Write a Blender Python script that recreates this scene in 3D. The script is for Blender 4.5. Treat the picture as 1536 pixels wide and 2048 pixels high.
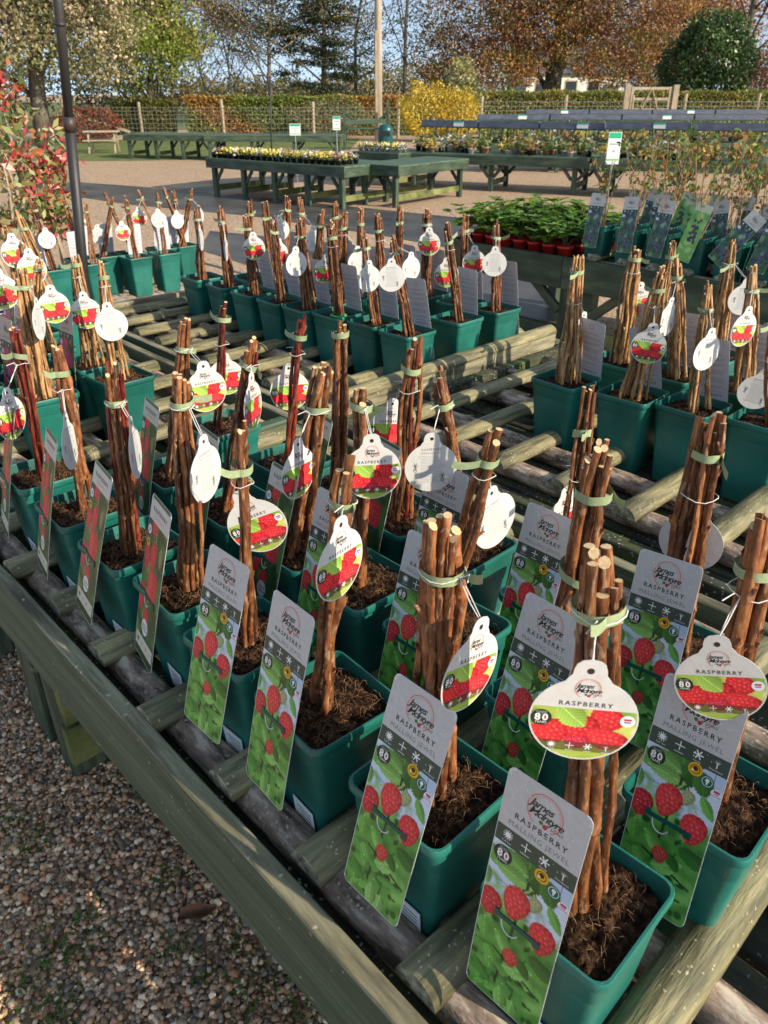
import bpy, bmesh, math, random
import numpy as np
from mathutils import Vector, Matrix, Euler
R = math.radians
sc = bpy.context.scene
for o in list(bpy.data.objects): bpy.data.objects.remove(o)
C = sc.collection
rnd = random.Random(7)
rng = np.random.default_rng(11)

# ------------------------------------------------------------------ camera
CAMZ = 1.60; FPX = 1538.0; HOR = 185.0
PITCH = math.atan((1024 - HOR) / FPX)
cam = bpy.data.cameras.new('camera'); camo = bpy.data.objects.new('camera', cam); C.objects.link(camo)
cam.sensor_fit = 'VERTICAL'; cam.angle = 2 * math.atan(1024 / FPX)
cam.clip_start = 0.02; cam.clip_end = 2000
camo.location = (0, 0, CAMZ); camo.rotation_euler = (math.pi / 2 - PITCH, 0, 0)
sc.camera = camo
cam.dof.use_dof = True; cam.dof.focus_distance = 1.25; cam.dof.aperture_fstop = cam.lens / 2.0
sc.render.resolution_x = 768; sc.render.resolution_y = 1024

# ------------------------------------------------------------------ sky, sun, exposure
TAB = R(43.25)                                   # heading of the display tables
UV_V = Vector((math.cos(TAB), math.sin(TAB)))    # across the table
UV_U = Vector((-math.sin(TAB), math.cos(TAB)))   # along the table
SUN_EL = R(26)
sh = (-UV_U * math.cos(R(14)) + UV_V * math.sin(R(14))).normalized()
SUN_AZ = math.atan2(sh.x, sh.y)                  # clockwise from +Y
w = bpy.data.worlds.new('World'); sc.world = w; w.use_nodes = True
nt = w.node_tree; bgn = nt.nodes['Background']
sky = nt.nodes.new('ShaderNodeTexSky'); sky.sky_type = 'NISHITA'; sky.sun_disc = False
sky.sun_elevation = SUN_EL; sky.sun_rotation = SUN_AZ; sky.air_density = 1.0; sky.dust_density = 0.6; sky.ozone_density = 1.3
# thin autumn haze: the sky stays an even pale blue down to the horizon
tcw = nt.nodes.new('ShaderNodeTexCoord'); sx = nt.nodes.new('ShaderNodeSeparateXYZ'); cx = nt.nodes.new('ShaderNodeCombineXYZ'); ab = nt.nodes.new('ShaderNodeMath'); ab.operation = 'ABSOLUTE'
ma = nt.nodes.new('ShaderNodeMath'); ma.operation = 'MULTIPLY_ADD'; ma.inputs[1].default_value = .85; ma.inputs[2].default_value = .24
nt.links.new(tcw.outputs['Generated'], sx.inputs[0]); nt.links.new(sx.outputs[0], cx.inputs[0]); nt.links.new(sx.outputs[1], cx.inputs[1]); nt.links.new(sx.outputs[2], ab.inputs[0]); nt.links.new(ab.outputs[0], ma.inputs[0]); nt.links.new(ma.outputs[0], cx.inputs[2])
nv = nt.nodes.new('ShaderNodeVectorMath'); nv.operation = 'NORMALIZE'; nt.links.new(cx.outputs[0], nv.inputs[0]); nt.links.new(nv.outputs[0], sky.inputs[0])
hsw = nt.nodes.new('ShaderNodeHueSaturation'); hsw.inputs['Saturation'].default_value = .72; hsw.inputs['Hue'].default_value = .49; nt.links.new(sky.outputs[0], hsw.inputs['Color'])
nt.links.new(hsw.outputs[0], bgn.inputs[0]); bgn.inputs[1].default_value = 0.15
sun = bpy.data.lights.new('sun', 'SUN'); suno = bpy.data.objects.new('sun', sun); C.objects.link(suno)
sun.energy = 4.0; sun.angle = R(0.53); sun.color = (1.0, 0.86, 0.66)
sd = Vector((sh.x * math.cos(SUN_EL), sh.y * math.cos(SUN_EL), math.sin(SUN_EL)))
suno.rotation_euler = (-sd).to_track_quat('-Z', 'Y').to_euler(); suno.location = (6, -4, 8)
sc.view_settings.view_transform = 'Standard'; sc.view_settings.look = 'None'
sc.view_settings.exposure = 0.65; sc.view_settings.gamma = 1.0; sc.view_settings.use_curve_mapping = False

# ------------------------------------------------------------------ pixel helpers (photo pixels, 1536 x 2048)
FW = Vector((0, math.cos(PITCH), -math.sin(PITCH))); UP = Vector((0, math.sin(PITCH), math.cos(PITCH)))
def ray(x, y):
    return FW + Vector((1, 0, 0)) * ((x - 768) / FPX) - UP * ((y - 1024) / FPX)
def at(x, y, z=0.0):
    d = ray(x, y); s = (z - CAMZ) / d.z
    return Vector((d.x * s, d.y * s, z))
def atd(x, y, dist):                              # at horizontal distance dist
    d = ray(x, y); s = dist / math.hypot(d.x, d.y)
    return Vector((d.x * s, d.y * s, CAMZ + d.z * s))
def uv(U, V, z=0.0):
    p = UV_U * U + UV_V * V
    return Vector((p.x, p.y, z))

# ------------------------------------------------------------------ materials
def mat(name, cols, scale=8, rough=0.6, stretch=(1, 1, 1), bump=0.0, bscale=None, spec=0.5, detail=5, rand=0.0, metal=0.0, coords='Object', lo=0.37, hi=0.63):
    m = bpy.data.materials.new(name); m.use_nodes = True
    n = m.node_tree.nodes; l = m.node_tree.links; b = n['Principled BSDF']
    b.inputs['Roughness'].default_value = rough; b.inputs['Specular IOR Level'].default_value = spec
    b.inputs['Metallic'].default_value = metal
    tc = n.new('ShaderNodeTexCoord'); mp = n.new('ShaderNodeMapping'); mp.inputs['Scale'].default_value = stretch
    l.new(tc.outputs[coords], mp.inputs[0])
    oi = n.new('ShaderNodeObjectInfo'); mm = n.new('ShaderNodeMath'); mm.operation = 'MULTIPLY'; mm.inputs[1].default_value = 37.0
    l.new(oi.outputs['Random'], mm.inputs[0]); l.new(mm.outputs[0], mp.inputs['Location'])
    no = n.new('ShaderNodeTexNoise'); no.inputs['Scale'].default_value = scale; no.inputs['Detail'].default_value = detail; no.inputs['Roughness'].default_value = 0.62
    l.new(mp.outputs[0], no.inputs['Vector'])
    cr = n.new('ShaderNodeValToRGB'); e = cr.color_ramp.elements
    k = len(cols)
    while len(e) < k: e.new(0.5)
    for i, c in enumerate(cols):
        e[i].position = lo + (hi - lo) * i / max(1, k - 1); e[i].color = (*c, 1)
    l.new(no.outputs['Fac'], cr.inputs[0])
    col = cr.outputs[0]
    if rand:
        hs = n.new('ShaderNodeHueSaturation'); mr = n.new('ShaderNodeMapRange')
        mr.inputs[3].default_value = 1 - rand; mr.inputs[4].default_value = 1 + rand
        l.new(oi.outputs['Random'], mr.inputs[0]); l.new(mr.outputs[0], hs.inputs['Value']); l.new(col, hs.inputs['Color']); col = hs.outputs[0]
    l.new(col, b.inputs['Base Color'])
    if bump:
        nb = n.new('ShaderNodeTexNoise'); nb.inputs['Scale'].default_value = bscale or scale * 3; nb.inputs['Detail'].default_value = 6
        l.new(mp.outputs[0], nb.inputs['Vector'])
        bp = n.new('ShaderNodeBump'); bp.inputs['Strength'].default_value = bump; bp.inputs['Distance'].default_value = 0.01
        l.new(nb.outputs['Fac'], bp.inputs['Height']); l.new(bp.outputs[0], b.inputs['Normal'])
    m['_col'] = 1
    return m
def spots(m, scale, thresh, color, amount=1.0, bump=0.0, fac2=None):
    """scatter small voronoi flecks of a colour over a material (droplets, lenticels, lichen)"""
    n = m.node_tree.nodes; l = m.node_tree.links; b = n['Principled BSDF']
    mp = [x for x in n if x.type == 'MAPPING'][0]; tc = [x for x in n if x.type == 'TEX_COORD'][0]
    vo = n.new('ShaderNodeTexVoronoi'); vo.inputs['Scale'].default_value = scale
    ad = n.new('ShaderNodeVectorMath'); ad.operation = 'ADD'
    oi = [x for x in n if x.type == 'OBJECT_INFO'][0]
    l.new(tc.outputs['Object'], ad.inputs[0]); l.new(oi.outputs['Random'], ad.inputs[1])
    wz = n.new('ShaderNodeTexNoise'); wz.inputs['Scale'].default_value = scale * 1.7; wz.inputs['Detail'].default_value = 2; l.new(ad.outputs[0], wz.inputs['Vector'])
    wm = n.new('ShaderNodeVectorMath'); wm.operation = 'MULTIPLY_ADD'; wm.inputs[1].default_value = (.7 / scale,) * 3; l.new(wz.outputs['Color'], wm.inputs[0]); l.new(ad.outputs[0], wm.inputs[2])
    l.new(wm.outputs[0], vo.inputs['Vector'])
    lt = n.new('ShaderNodeMapRange'); lt.inputs[1].default_value = thresh; lt.inputs[2].default_value = thresh * 0.6
    lt.inputs[3].default_value = 0; lt.inputs[4].default_value = amount
    l.new(vo.outputs['Distance'], lt.inputs[0]); f = lt.outputs[0]
    if fac2:
        nz = n.new('ShaderNodeTexNoise'); nz.inputs['Scale'].default_value = fac2; nz.inputs['Detail'].default_value = 3
        l.new(ad.outputs[0], nz.inputs['Vector'])
        m2 = n.new('ShaderNodeMapRange'); m2.inputs[1].default_value = 0.45; m2.inputs[2].default_value = 0.54
        l.new(nz.outputs['Fac'], m2.inputs[0]); mu = n.new('ShaderNodeMath'); mu.operation = 'MULTIPLY'
        l.new(f, mu.inputs[0]); l.new(m2.outputs[0], mu.inputs[1]); f = mu.outputs[0]
    src = b.inputs['Base Color'].links[0].from_socket
    mx = n.new('ShaderNodeMix'); mx.data_type = 'RGBA'; mx.inputs[7].default_value = (*color, 1)
    l.new(f, mx.inputs[0]); l.new(src, mx.inputs[6]); l.new(mx.outputs[2], b.inputs['Base Color'])
    return m
def vmat(name, rough=0.6, spec=0.4, trans=0.0, bump=0, bscale=60, var=0.0, vscale=5):
    m = bpy.data.materials.new(name); m.use_nodes = True
    n = m.node_tree.nodes; l = m.node_tree.links; b = n['Principled BSDF']
    b.inputs['Roughness'].default_value = rough; b.inputs['Specular IOR Level'].default_value = spec
    a = n.new('ShaderNodeVertexColor'); a.layer_name = 'Col'; col = a.outputs[0]
    if var:
        tc = n.new('ShaderNodeTexCoord'); no = n.new('ShaderNodeTexNoise'); no.inputs['Scale'].default_value = vscale; no.inputs['Detail'].default_value = 4
        l.new(tc.outputs['Object'], no.inputs['Vector']); mr = n.new('ShaderNodeMapRange'); mr.inputs[1].default_value = .3; mr.inputs[2].default_value = .7
        mr.inputs[3].default_value = 1 - var; mr.inputs[4].default_value = 1 + var; l.new(no.outputs['Fac'], mr.inputs[0])
        hs = n.new('ShaderNodeHueSaturation'); l.new(mr.outputs[0], hs.inputs['Value']); l.new(col, hs.inputs['Color']); col = hs.outputs[0]
    l.new(col, b.inputs['Base Color'])
    if bump:
        tc = n.new('ShaderNodeTexCoord'); no = n.new('ShaderNodeTexNoise'); no.inputs['Scale'].default_value = bscale
        l.new(tc.outputs['Object'], no.inputs['Vector']); bp = n.new('ShaderNodeBump'); bp.inputs['Strength'].default_value = bump; bp.inputs['Distance'].default_value = .004
        l.new(no.outputs['Fac'], bp.inputs['Height']); l.new(bp.outputs[0], b.inputs['Normal'])
    if trans:
        out = n['Material Output']; tl = n.new('ShaderNodeBsdfTranslucent'); mx = n.new('ShaderNodeMixShader'); mx.inputs[0].default_value = trans
        l.new(col, tl.inputs[0]); l.new(b.outputs[0], mx.inputs[1]); l.new(tl.outputs[0], mx.inputs[2]); l.new(mx.outputs[0], out.inputs[0])
    return m
M = {}
M['pot'] = spots(mat('pot_plastic', [(.006, .092, .074), (.010, .128, .102), (.020, .165, .132)], 4, .40, bump=.06, bscale=220, rand=.12), 260, .16, (.16, .40, .34), .8, fac2=9)
M['soil'] = mat('potting_compost', [(.010, .005, .003), (.036, .018, .009), (.11, .058, .03)], 80, .95, bump=1.0, bscale=150, spec=.15)
M['fibre'] = mat('coir_fibre', [(.10, .05, .022), (.36, .21, .10)], 30, .8)
M['cane'] = spots(mat('cane_bark', [(.035, .013, .007), (.13, .044, .016), (.25, .095, .034), (.36, .17, .066)], 1.0, .42, stretch=(.45, .45, 11), bump=.22, bscale=3, rand=.45, detail=7, lo=.3, hi=.72), 3.2, .10, (.48, .40, .30), .6)
def peel(m, color, scale, lo, hi, amount):
    n = m.node_tree.nodes; l = m.node_tree.links; bs = n['Principled BSDF']; mp = [x for x in n if x.type == 'MAPPING'][0]
    nz = n.new('ShaderNodeTexNoise'); nz.inputs['Scale'].default_value = scale; nz.inputs['Detail'].default_value = 6; l.new(mp.outputs[0], nz.inputs['Vector'])
    mr = n.new('ShaderNodeMapRange'); mr.inputs[1].default_value = lo; mr.inputs[2].default_value = hi; mr.inputs[4].default_value = amount; l.new(nz.outputs['Fac'], mr.inputs[0])
    mx = n.new('ShaderNodeMix'); mx.data_type = 'RGBA'; mx.inputs[7].default_value = (*color, 1); src = bs.inputs['Base Color'].links[0].from_socket
    l.new(mr.outputs[0], mx.inputs[0]); l.new(src, mx.inputs[6]); l.new(mx.outputs[2], bs.inputs['Base Color']); return m
peel(M['cane'], (.40, .26, .16), 1.7, .56, .66, .7)
M['cane_red'] = mat('red_cane_bark', [(.05, .006, .006), (.15, .018, .014), (.20, .085, .03)], 1.0, .30, stretch=(.45, .45, 9), bump=.2, bscale=3, rand=.28)
M['cane_gold'] = mat('golden_cane_bark', [(.13, .06, .025), (.36, .19, .075), (.52, .32, .145)], 1.0, .40, stretch=(.45, .45, 10), bump=.2, bscale=3, rand=.3)
peel(M['cane_gold'], (.18, .085, .035), 1.5, .58, .68, .5)
M['cut'] = mat('cut_cane_wood', [(.55, .36, .17), (.75, .58, .34)], 3, .7)
M['tape'] = mat('tie_tape', [(.25, .32, .175), (.32, .40, .23)], 60, .42, rand=.10, bump=.1)
M['card'] = mat('card_board', [(.60, .60, .585), (.66, .66, .64)], 90, .42, rand=.03)
M['cardgrey'] = mat('card_grey_print', [(.44, .435, .43), (.53, .525, .515)], 140, .36, stretch=(1, 1, 2), rand=.03)
M['string'] = mat('white_string', [(.62, .60, .56), (.72, .70, .66)], 60, .8)
M['clip'] = mat('clip_plastic', [(.003, .06, .054), (.006, .085, .075)], 10, .35)
M['print'] = vmat('print_ink', .34, .45)
M['green'] = spots(mat('green_painted_timber', [(.030, .045, .024), (.055, .078, .044), (.10, .115, .075)], 5, .62, stretch=(.7, 9, 9), bump=.28, bscale=16, rand=.10), 9, .09, (.30, .29, .20), .6, fac2=3)
M['apron'] = spots(mat('green_painted_plank', [(.036, .066, .040), (.058, .096, .060), (.088, .130, .085)], 4.5, .6, stretch=(.5, 11, 11), bump=.35, bscale=16, rand=.06, detail=9), 34, .12, (.42, .40, .27), .85, fac2=5)
M['rail'] = spots(mat('weathered_log', [(.07, .052, .038), (.24, .175, .13), (.36, .25, .185), (.56, .47, .37)], 11, .75, stretch=(1.3, 4, 4), bump=.6, bscale=14, rand=.1, lo=.38, hi=.62, detail=9), 95, .30, (.60, .58, .47), .65, fac2=17)
M['slat'] = spots(mat('half_round_slat', [(.085, .082, .042), (.175, .16, .082), (.29, .255, .135)], 7, .66, stretch=(.9, 7, 7), bump=.45, bscale=18, rand=.16, detail=9), 95, .24, (.60, .53, .33), .6, fac2=21)
M['slat_end'] = mat('slat_end_grain', [(.10, .085, .05), (.26, .23, .15), (.45, .42, .30)], 60, .8, bump=.5)
M['deck'] = spots(mat('mossy_deck_board', [(.014, .013, .010), (.045, .043, .026), (.055, .085, .018)], 5, .85, stretch=(1, 3, 3), bump=.6, bscale=18, rand=.15), 80, .26, (.46, .50, .40), .7, fac2=9)
M['beam'] = spots(mat('grey_timber_beam', [(.09, .082, .05), (.20, .185, .115), (.31, .29, .19)], 5, .8, stretch=(.8, 6, 6), bump=.5, bscale=15), 40, .18, (.5, .5, .38), .8, fac2=6)
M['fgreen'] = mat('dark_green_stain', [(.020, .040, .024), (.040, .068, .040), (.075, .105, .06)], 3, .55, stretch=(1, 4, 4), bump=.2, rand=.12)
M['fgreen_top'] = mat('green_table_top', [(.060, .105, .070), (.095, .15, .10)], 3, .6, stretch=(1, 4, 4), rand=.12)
M['moss'] = mat('mossy_timber', [(.05, .062, .02), (.13, .15, .04), (.19, .20, .07)], 4, .8, rand=.15)
M['gravel_far'] = None
M['leaf'] = vmat('leaf', .55, .35, trans=.25)
M['leafg'] = vmat('glossy_leaf', .38, .5, trans=.18)
M['bark'] = mat('tree_bark', [(.045, .036, .028), (.12, .098, .075), (.20, .17, .13)], 4, .9, stretch=(1, 1, .3), bump=.5)
M['birch'] = mat('birch_bark', [(.25, .22, .19), (.62, .58, .53)], 5, .8, stretch=(1, 1, 3))
M['paleW'] = mat('pale_fence_post', [(.27, .21, .14), (.48, .40, .29)], 6, .8, stretch=(4, 4, .6), bump=.3, rand=.12)
M['polew'] = mat('wooden_pole', [(.33, .27, .20), (.50, .43, .34)], 4, .8, stretch=(4, 4, .3))
M['polem'] = mat('dark_metal_pole', [(.018, .018, .019), (.035, .033, .032), (.10, .045, .026)], 1.3, .5, stretch=(1, 1, 1.2), lo=.35, hi=.75)
M['wire'] = mat('galvanised_wire', [(.32, .33, .33), (.48, .49, .49)], 20, .4, metal=.6)
M['fwire'] = mat('fence_wire', [(.30, .30, .28), (.40, .40, .37)], 20, .5, metal=.3)
M['trough'] = mat('blue_grey_liner', [(.065, .080, .13), (.12, .14, .20)], 6, .5, stretch=(1, 1, 3), bump=.3)
M['redpot'] = mat('red_plastic', [(.46, .018, .012), (.60, .03, .02)], 8, .4, rand=.1)
M['blackpot'] = mat('black_plastic', [(.008, .008, .009), (.018, .018, .018)], 8, .45)
M['claypot'] = mat('clay_pot', [(.26, .13, .07), (.42, .25, .15)], 8, .8, rand=.2)
M['greypot'] = mat('grey_pot', [(.35, .34, .33), (.52, .50, .48)], 8, .6, rand=.15)
M['white'] = mat('white_card', [(.74, .75, .75), (.80, .81, .81)], 40, .45)
M['bin'] = mat('teal_bin', [(.006, .07, .075), (.012, .10, .105)], 4, .35)
M['brown'] = mat('brown_leaf', [(.10, .04, .02), (.22, .10, .05)], 20, .7)
M['wall'] = mat('white_render', [(.66, .64, .60), (.76, .74, .70)], 2, .9)
M['slate'] = mat('slate_roof', [(.06, .06, .07), (.12, .12, .13)], 3, .7)
M['glass'] = mat('dark_window', [(.02, .025, .03), (.03, .035, .04)], 2, .1)
def img_ground():
    m = mat('gravel_ground', [(.22, .145, .085), (.44, .30, .19), (.66, .49, .34)], 40, .9, bump=.9, bscale=60, detail=8, lo=.36, hi=.64)
    return m
M['gravel_far'] = img_ground()
M['path'] = mat('dark_wet_paving', [(.045, .045, .047), (.075, .073, .074), (.11, .106, .10)], 1.6, .42, bump=.25, bscale=40, detail=8)
M['lawn'] = mat('lawn_grass', [(.055, .10, .018), (.12, .17, .035), (.20, .19, .06)], 3.5, .9, bump=.5, bscale=50)
M['stone'] = vmat('gravel_stone', .55, .4, var=.22, vscale=180, bump=.3, bscale=400)

# ------------------------------------------------------------------ object helpers
def link(o, parent=None):
    C.objects.link(o)
    if parent is not None: o.parent = parent
    return o
def tag(o, label=None, cat=None, group=None, kind=None):
    if label: o['label'] = label
    if cat: o['category'] = cat
    if group: o['group'] = group
    if kind: o['kind'] = kind
    return o
def thing(name, label, cat, loc=(0, 0, 0), rz=0.0, group=None):
    o = bpy.data.objects.new(name, None); o.empty_display_size = .05; link(o)
    o.location = loc; o.rotation_euler = (0, 0, rz)
    return tag(o, label, cat, group)
def npmesh(name, V, F, mats, cols=None, smooth=False, mi=None):
    V = np.asarray(V, dtype=np.float32).reshape(-1, 3); me = bpy.data.meshes.new(name)
    if isinstance(F, np.ndarray):
        k = F.shape[1]; nf = F.shape[0]
        me.vertices.add(len(V)); me.vertices.foreach_set('co', V.ravel())
        me.loops.add(nf * k); me.loops.foreach_set('vertex_index', F.astype(np.int32).ravel())
        me.polygons.add(nf); me.polygons.foreach_set('loop_start', np.arange(0, nf * k, k, dtype=np.int32))
        me.update(calc_edges=True)
    else:
        me.from_pydata([tuple(p) for p in V.tolist()], [], F); me.update()
    for m in (mats if isinstance(mats, (list, tuple)) else [mats]): me.materials.append(m)
    if cols is not None:
        a = me.color_attributes.new('Col', 'FLOAT_COLOR', 'POINT')
        c = np.ones((len(V), 4), dtype=np.float32); c[:, :3] = np.asarray(cols, dtype=np.float32)
        a.data.foreach_set('color', c.ravel())
    if smooth: me.polygons.foreach_set('use_smooth', np.ones(len(me.polygons), dtype=bool))
    if mi is not None: me.polygons.foreach_set('material_index', np.asarray(mi, dtype=np.int32))
    return me
def ob(name, me, parent=None, loc=(0, 0, 0), rot=(0, 0, 0), scale=(1, 1, 1)):
    o = bpy.data.objects.new(name, me); link(o, parent); o.location = loc; o.rotation_euler = rot; o.scale = scale
    return o
class MB:
    def __init__(s): s.v = []; s.f = []; s.m = []; s.c = []
    def add(s, V, F, mi=0, col=None):
        b = len(s.v); s.v += [tuple(p) for p in V]; s.f += [[i + b for i in q] for q in F]; s.m += [mi] * len(F)
        if col is not None: s.c += [col] * len(V)
        return s
    def box(s, x0, x1, y0, y1, z0, z1, mi=0, col=None):
        V = [(x, y, z) for z in (z0, z1) for y in (y0, y1) for x in (x0, x1)]
        return s.add(V, [[0, 2, 3, 1], [4, 5, 7, 6], [0, 1, 5, 4], [2, 6, 7, 3], [0, 4, 6, 2], [1, 3, 7, 5]], mi, col)
    def bar(s, a, b, wd, hd, mi=0, col=None):      # rectangular bar between two points
        a = Vector(a); b = Vector(b); d = (b - a).normalized()
        up = Vector((0, 0, 1)) if abs(d.z) < .9 else Vector((0, 1, 0))
        r = d.cross(up).normalized(); t = r.cross(d)
        V = [p + r * (i * wd / 2) + t * (j * hd / 2) for p in (a, b) for i, j in ((-1, -1), (1, -1), (1, 1), (-1, 1))]
        return s.add(V, [[3, 2, 1, 0], [4, 5, 6, 7], [0, 1, 5, 4], [1, 2, 6, 5], [2, 3, 7, 6], [3, 0, 4, 7]], mi, col)
    def tube(s, P, Rr, n=6, mi=0, capm=None, col=None):
        P = [Vector(p) for p in P]; rings = []
        for i, p in enumerate(P):
            d = (P[min(i + 1, len(P) - 1)] - P[max(i - 1, 0)]).normalized()
            up = Vector((0, 0, 1)) if abs(d.z) < .92 else Vector((1, 0, 0))
            a = d.cross(up).normalized(); b = d.cross(a)
            r = Rr[i] if isinstance(Rr, (list, tuple)) else Rr
            rings.append([p + (a * math.cos(2 * math.pi * k / n) + b * math.sin(2 * math.pi * k / n)) * r for k in range(n)])
        V = [q for rg in rings for q in rg]; F = []
        for i in range(len(P) - 1):
            for k in range(n):
                F.append([i * n + k, (i + 1) * n + k, (i + 1) * n + (k + 1) % n, i * n + (k + 1) % n])
        s.add(V, F, mi, col)
        b0 = len(s.v) - len(V)
        s.f.append([b0 + k for k in range(n)]); s.m.append(mi if capm is None else capm)
        s.f.append([b0 + len(V) - n + k for k in range(n - 1, -1, -1)]); s.m.append(mi if capm is None else capm)
        return s
    def mesh(s, name, mats, smooth=False):
        return npmesh(name, s.v, s.f, mats, s.c if s.c else None, smooth, s.m)
    def build(s, name, mats, parent=None, smooth=False, **k):
        return ob(name, s.mesh(name, mats, smooth), parent, **k)
def prism(sec, L, nseg=1, jit=0.0, mats=None, name='plank', capm=0, seed=0, smooth=False):
    """section (y,z) extruded along local x, from 0 to L, jittered a little along its length"""
    r = random.Random(seed); n = len(sec); V = []; F = []; mi = []
    for i in range(nseg + 1):
        oy = r.uniform(-jit, jit); oz = r.uniform(-jit, jit); sc_ = 1 + r.uniform(-jit, jit) * 6
        for (y, z) in sec: V.append((L * i / nseg, y * sc_ + oy, z * sc_ + oz))
    for i in range(nseg):
        for k in range(n):
            F.append([i * n + k, i * n + (k + 1) % n, (i + 1) * n + (k + 1) % n, (i + 1) * n + k]); mi.append(0)
    F.append(list(range(n - 1, -1, -1))); mi.append(capm); F.append([nseg * n + k for k in range(n)]); mi.append(capm)
    me = npmesh(name, V, F, mats, None, False, mi)
    if smooth: me.polygons.foreach_set('use_smooth', [len(p.vertices) == 4 for p in me.polygons])
    return me
def rect(wd, hd, ch=.003):
    a, b = wd / 2, hd / 2
    return [(-a + ch, -b), (a - ch, -b), (a, -b + ch), (a, b - ch), (a - ch, b), (-a + ch, b), (-a, b - ch), (-a, -b + ch)]
def circ(r, n=14): return [(r * math.cos(2 * math.pi * k / n), r * math.sin(2 * math.pi * k / n)) for k in range(n)]
def half(r, h, n=10): return [(r * math.cos(math.pi * k / n), h * math.sin(math.pi * k / n)) for k in range(n + 1)]
def leafcloud(name, P, size, cols, m, parent=None, flat=0.0, aspect=.55, r=rng, droop=0.0, kind=None, loc=(0, 0, 0)):
    """many small folded leaf faces at points P"""
    P = np.asarray(P, dtype=np.float32); n = len(P)
    d = r.normal(size=(n, 3)); d[:, 2] -= droop; d /= np.linalg.norm(d, axis=1, keepdims=True) + 1e-9
    up = r.normal(size=(n, 3)); up[:, 2] += flat; s = np.cross(d, up); s /= np.linalg.norm(s, axis=1, keepdims=True) + 1e-9
    nn = np.cross(s, d)
    sz = (np.asarray(size) * r.uniform(.6, 1.35, n))[:, None]
    a = P; b = P + d * sz * .5 + s * sz * aspect * .5 + nn * sz * .08; c = P + d * sz; e = P + d * sz * .5 - s * sz * aspect * .5 + nn * sz * .08
    V = np.stack([a, b, c, e], 1).reshape(-1, 3)
    F = np.arange(n * 4, dtype=np.int32).reshape(n, 4)
    cc = np.repeat(np.asarray(cols, dtype=np.float32), 4, 0)
    o = ob(name, npmesh(name, V, F, m, cc), parent, loc)
    if kind: o['kind'] = kind
    return o
def pick(pal, n, r=rng, var=.18):
    pal = np.asarray(pal, dtype=np.float32); c = pal[r.integers(0, len(pal), n)]
    return np.clip(c * r.uniform(1 - var, 1 + var, (n, 1)), 0, 1)
def grp(o, parent): o.parent = parent; return o

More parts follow.
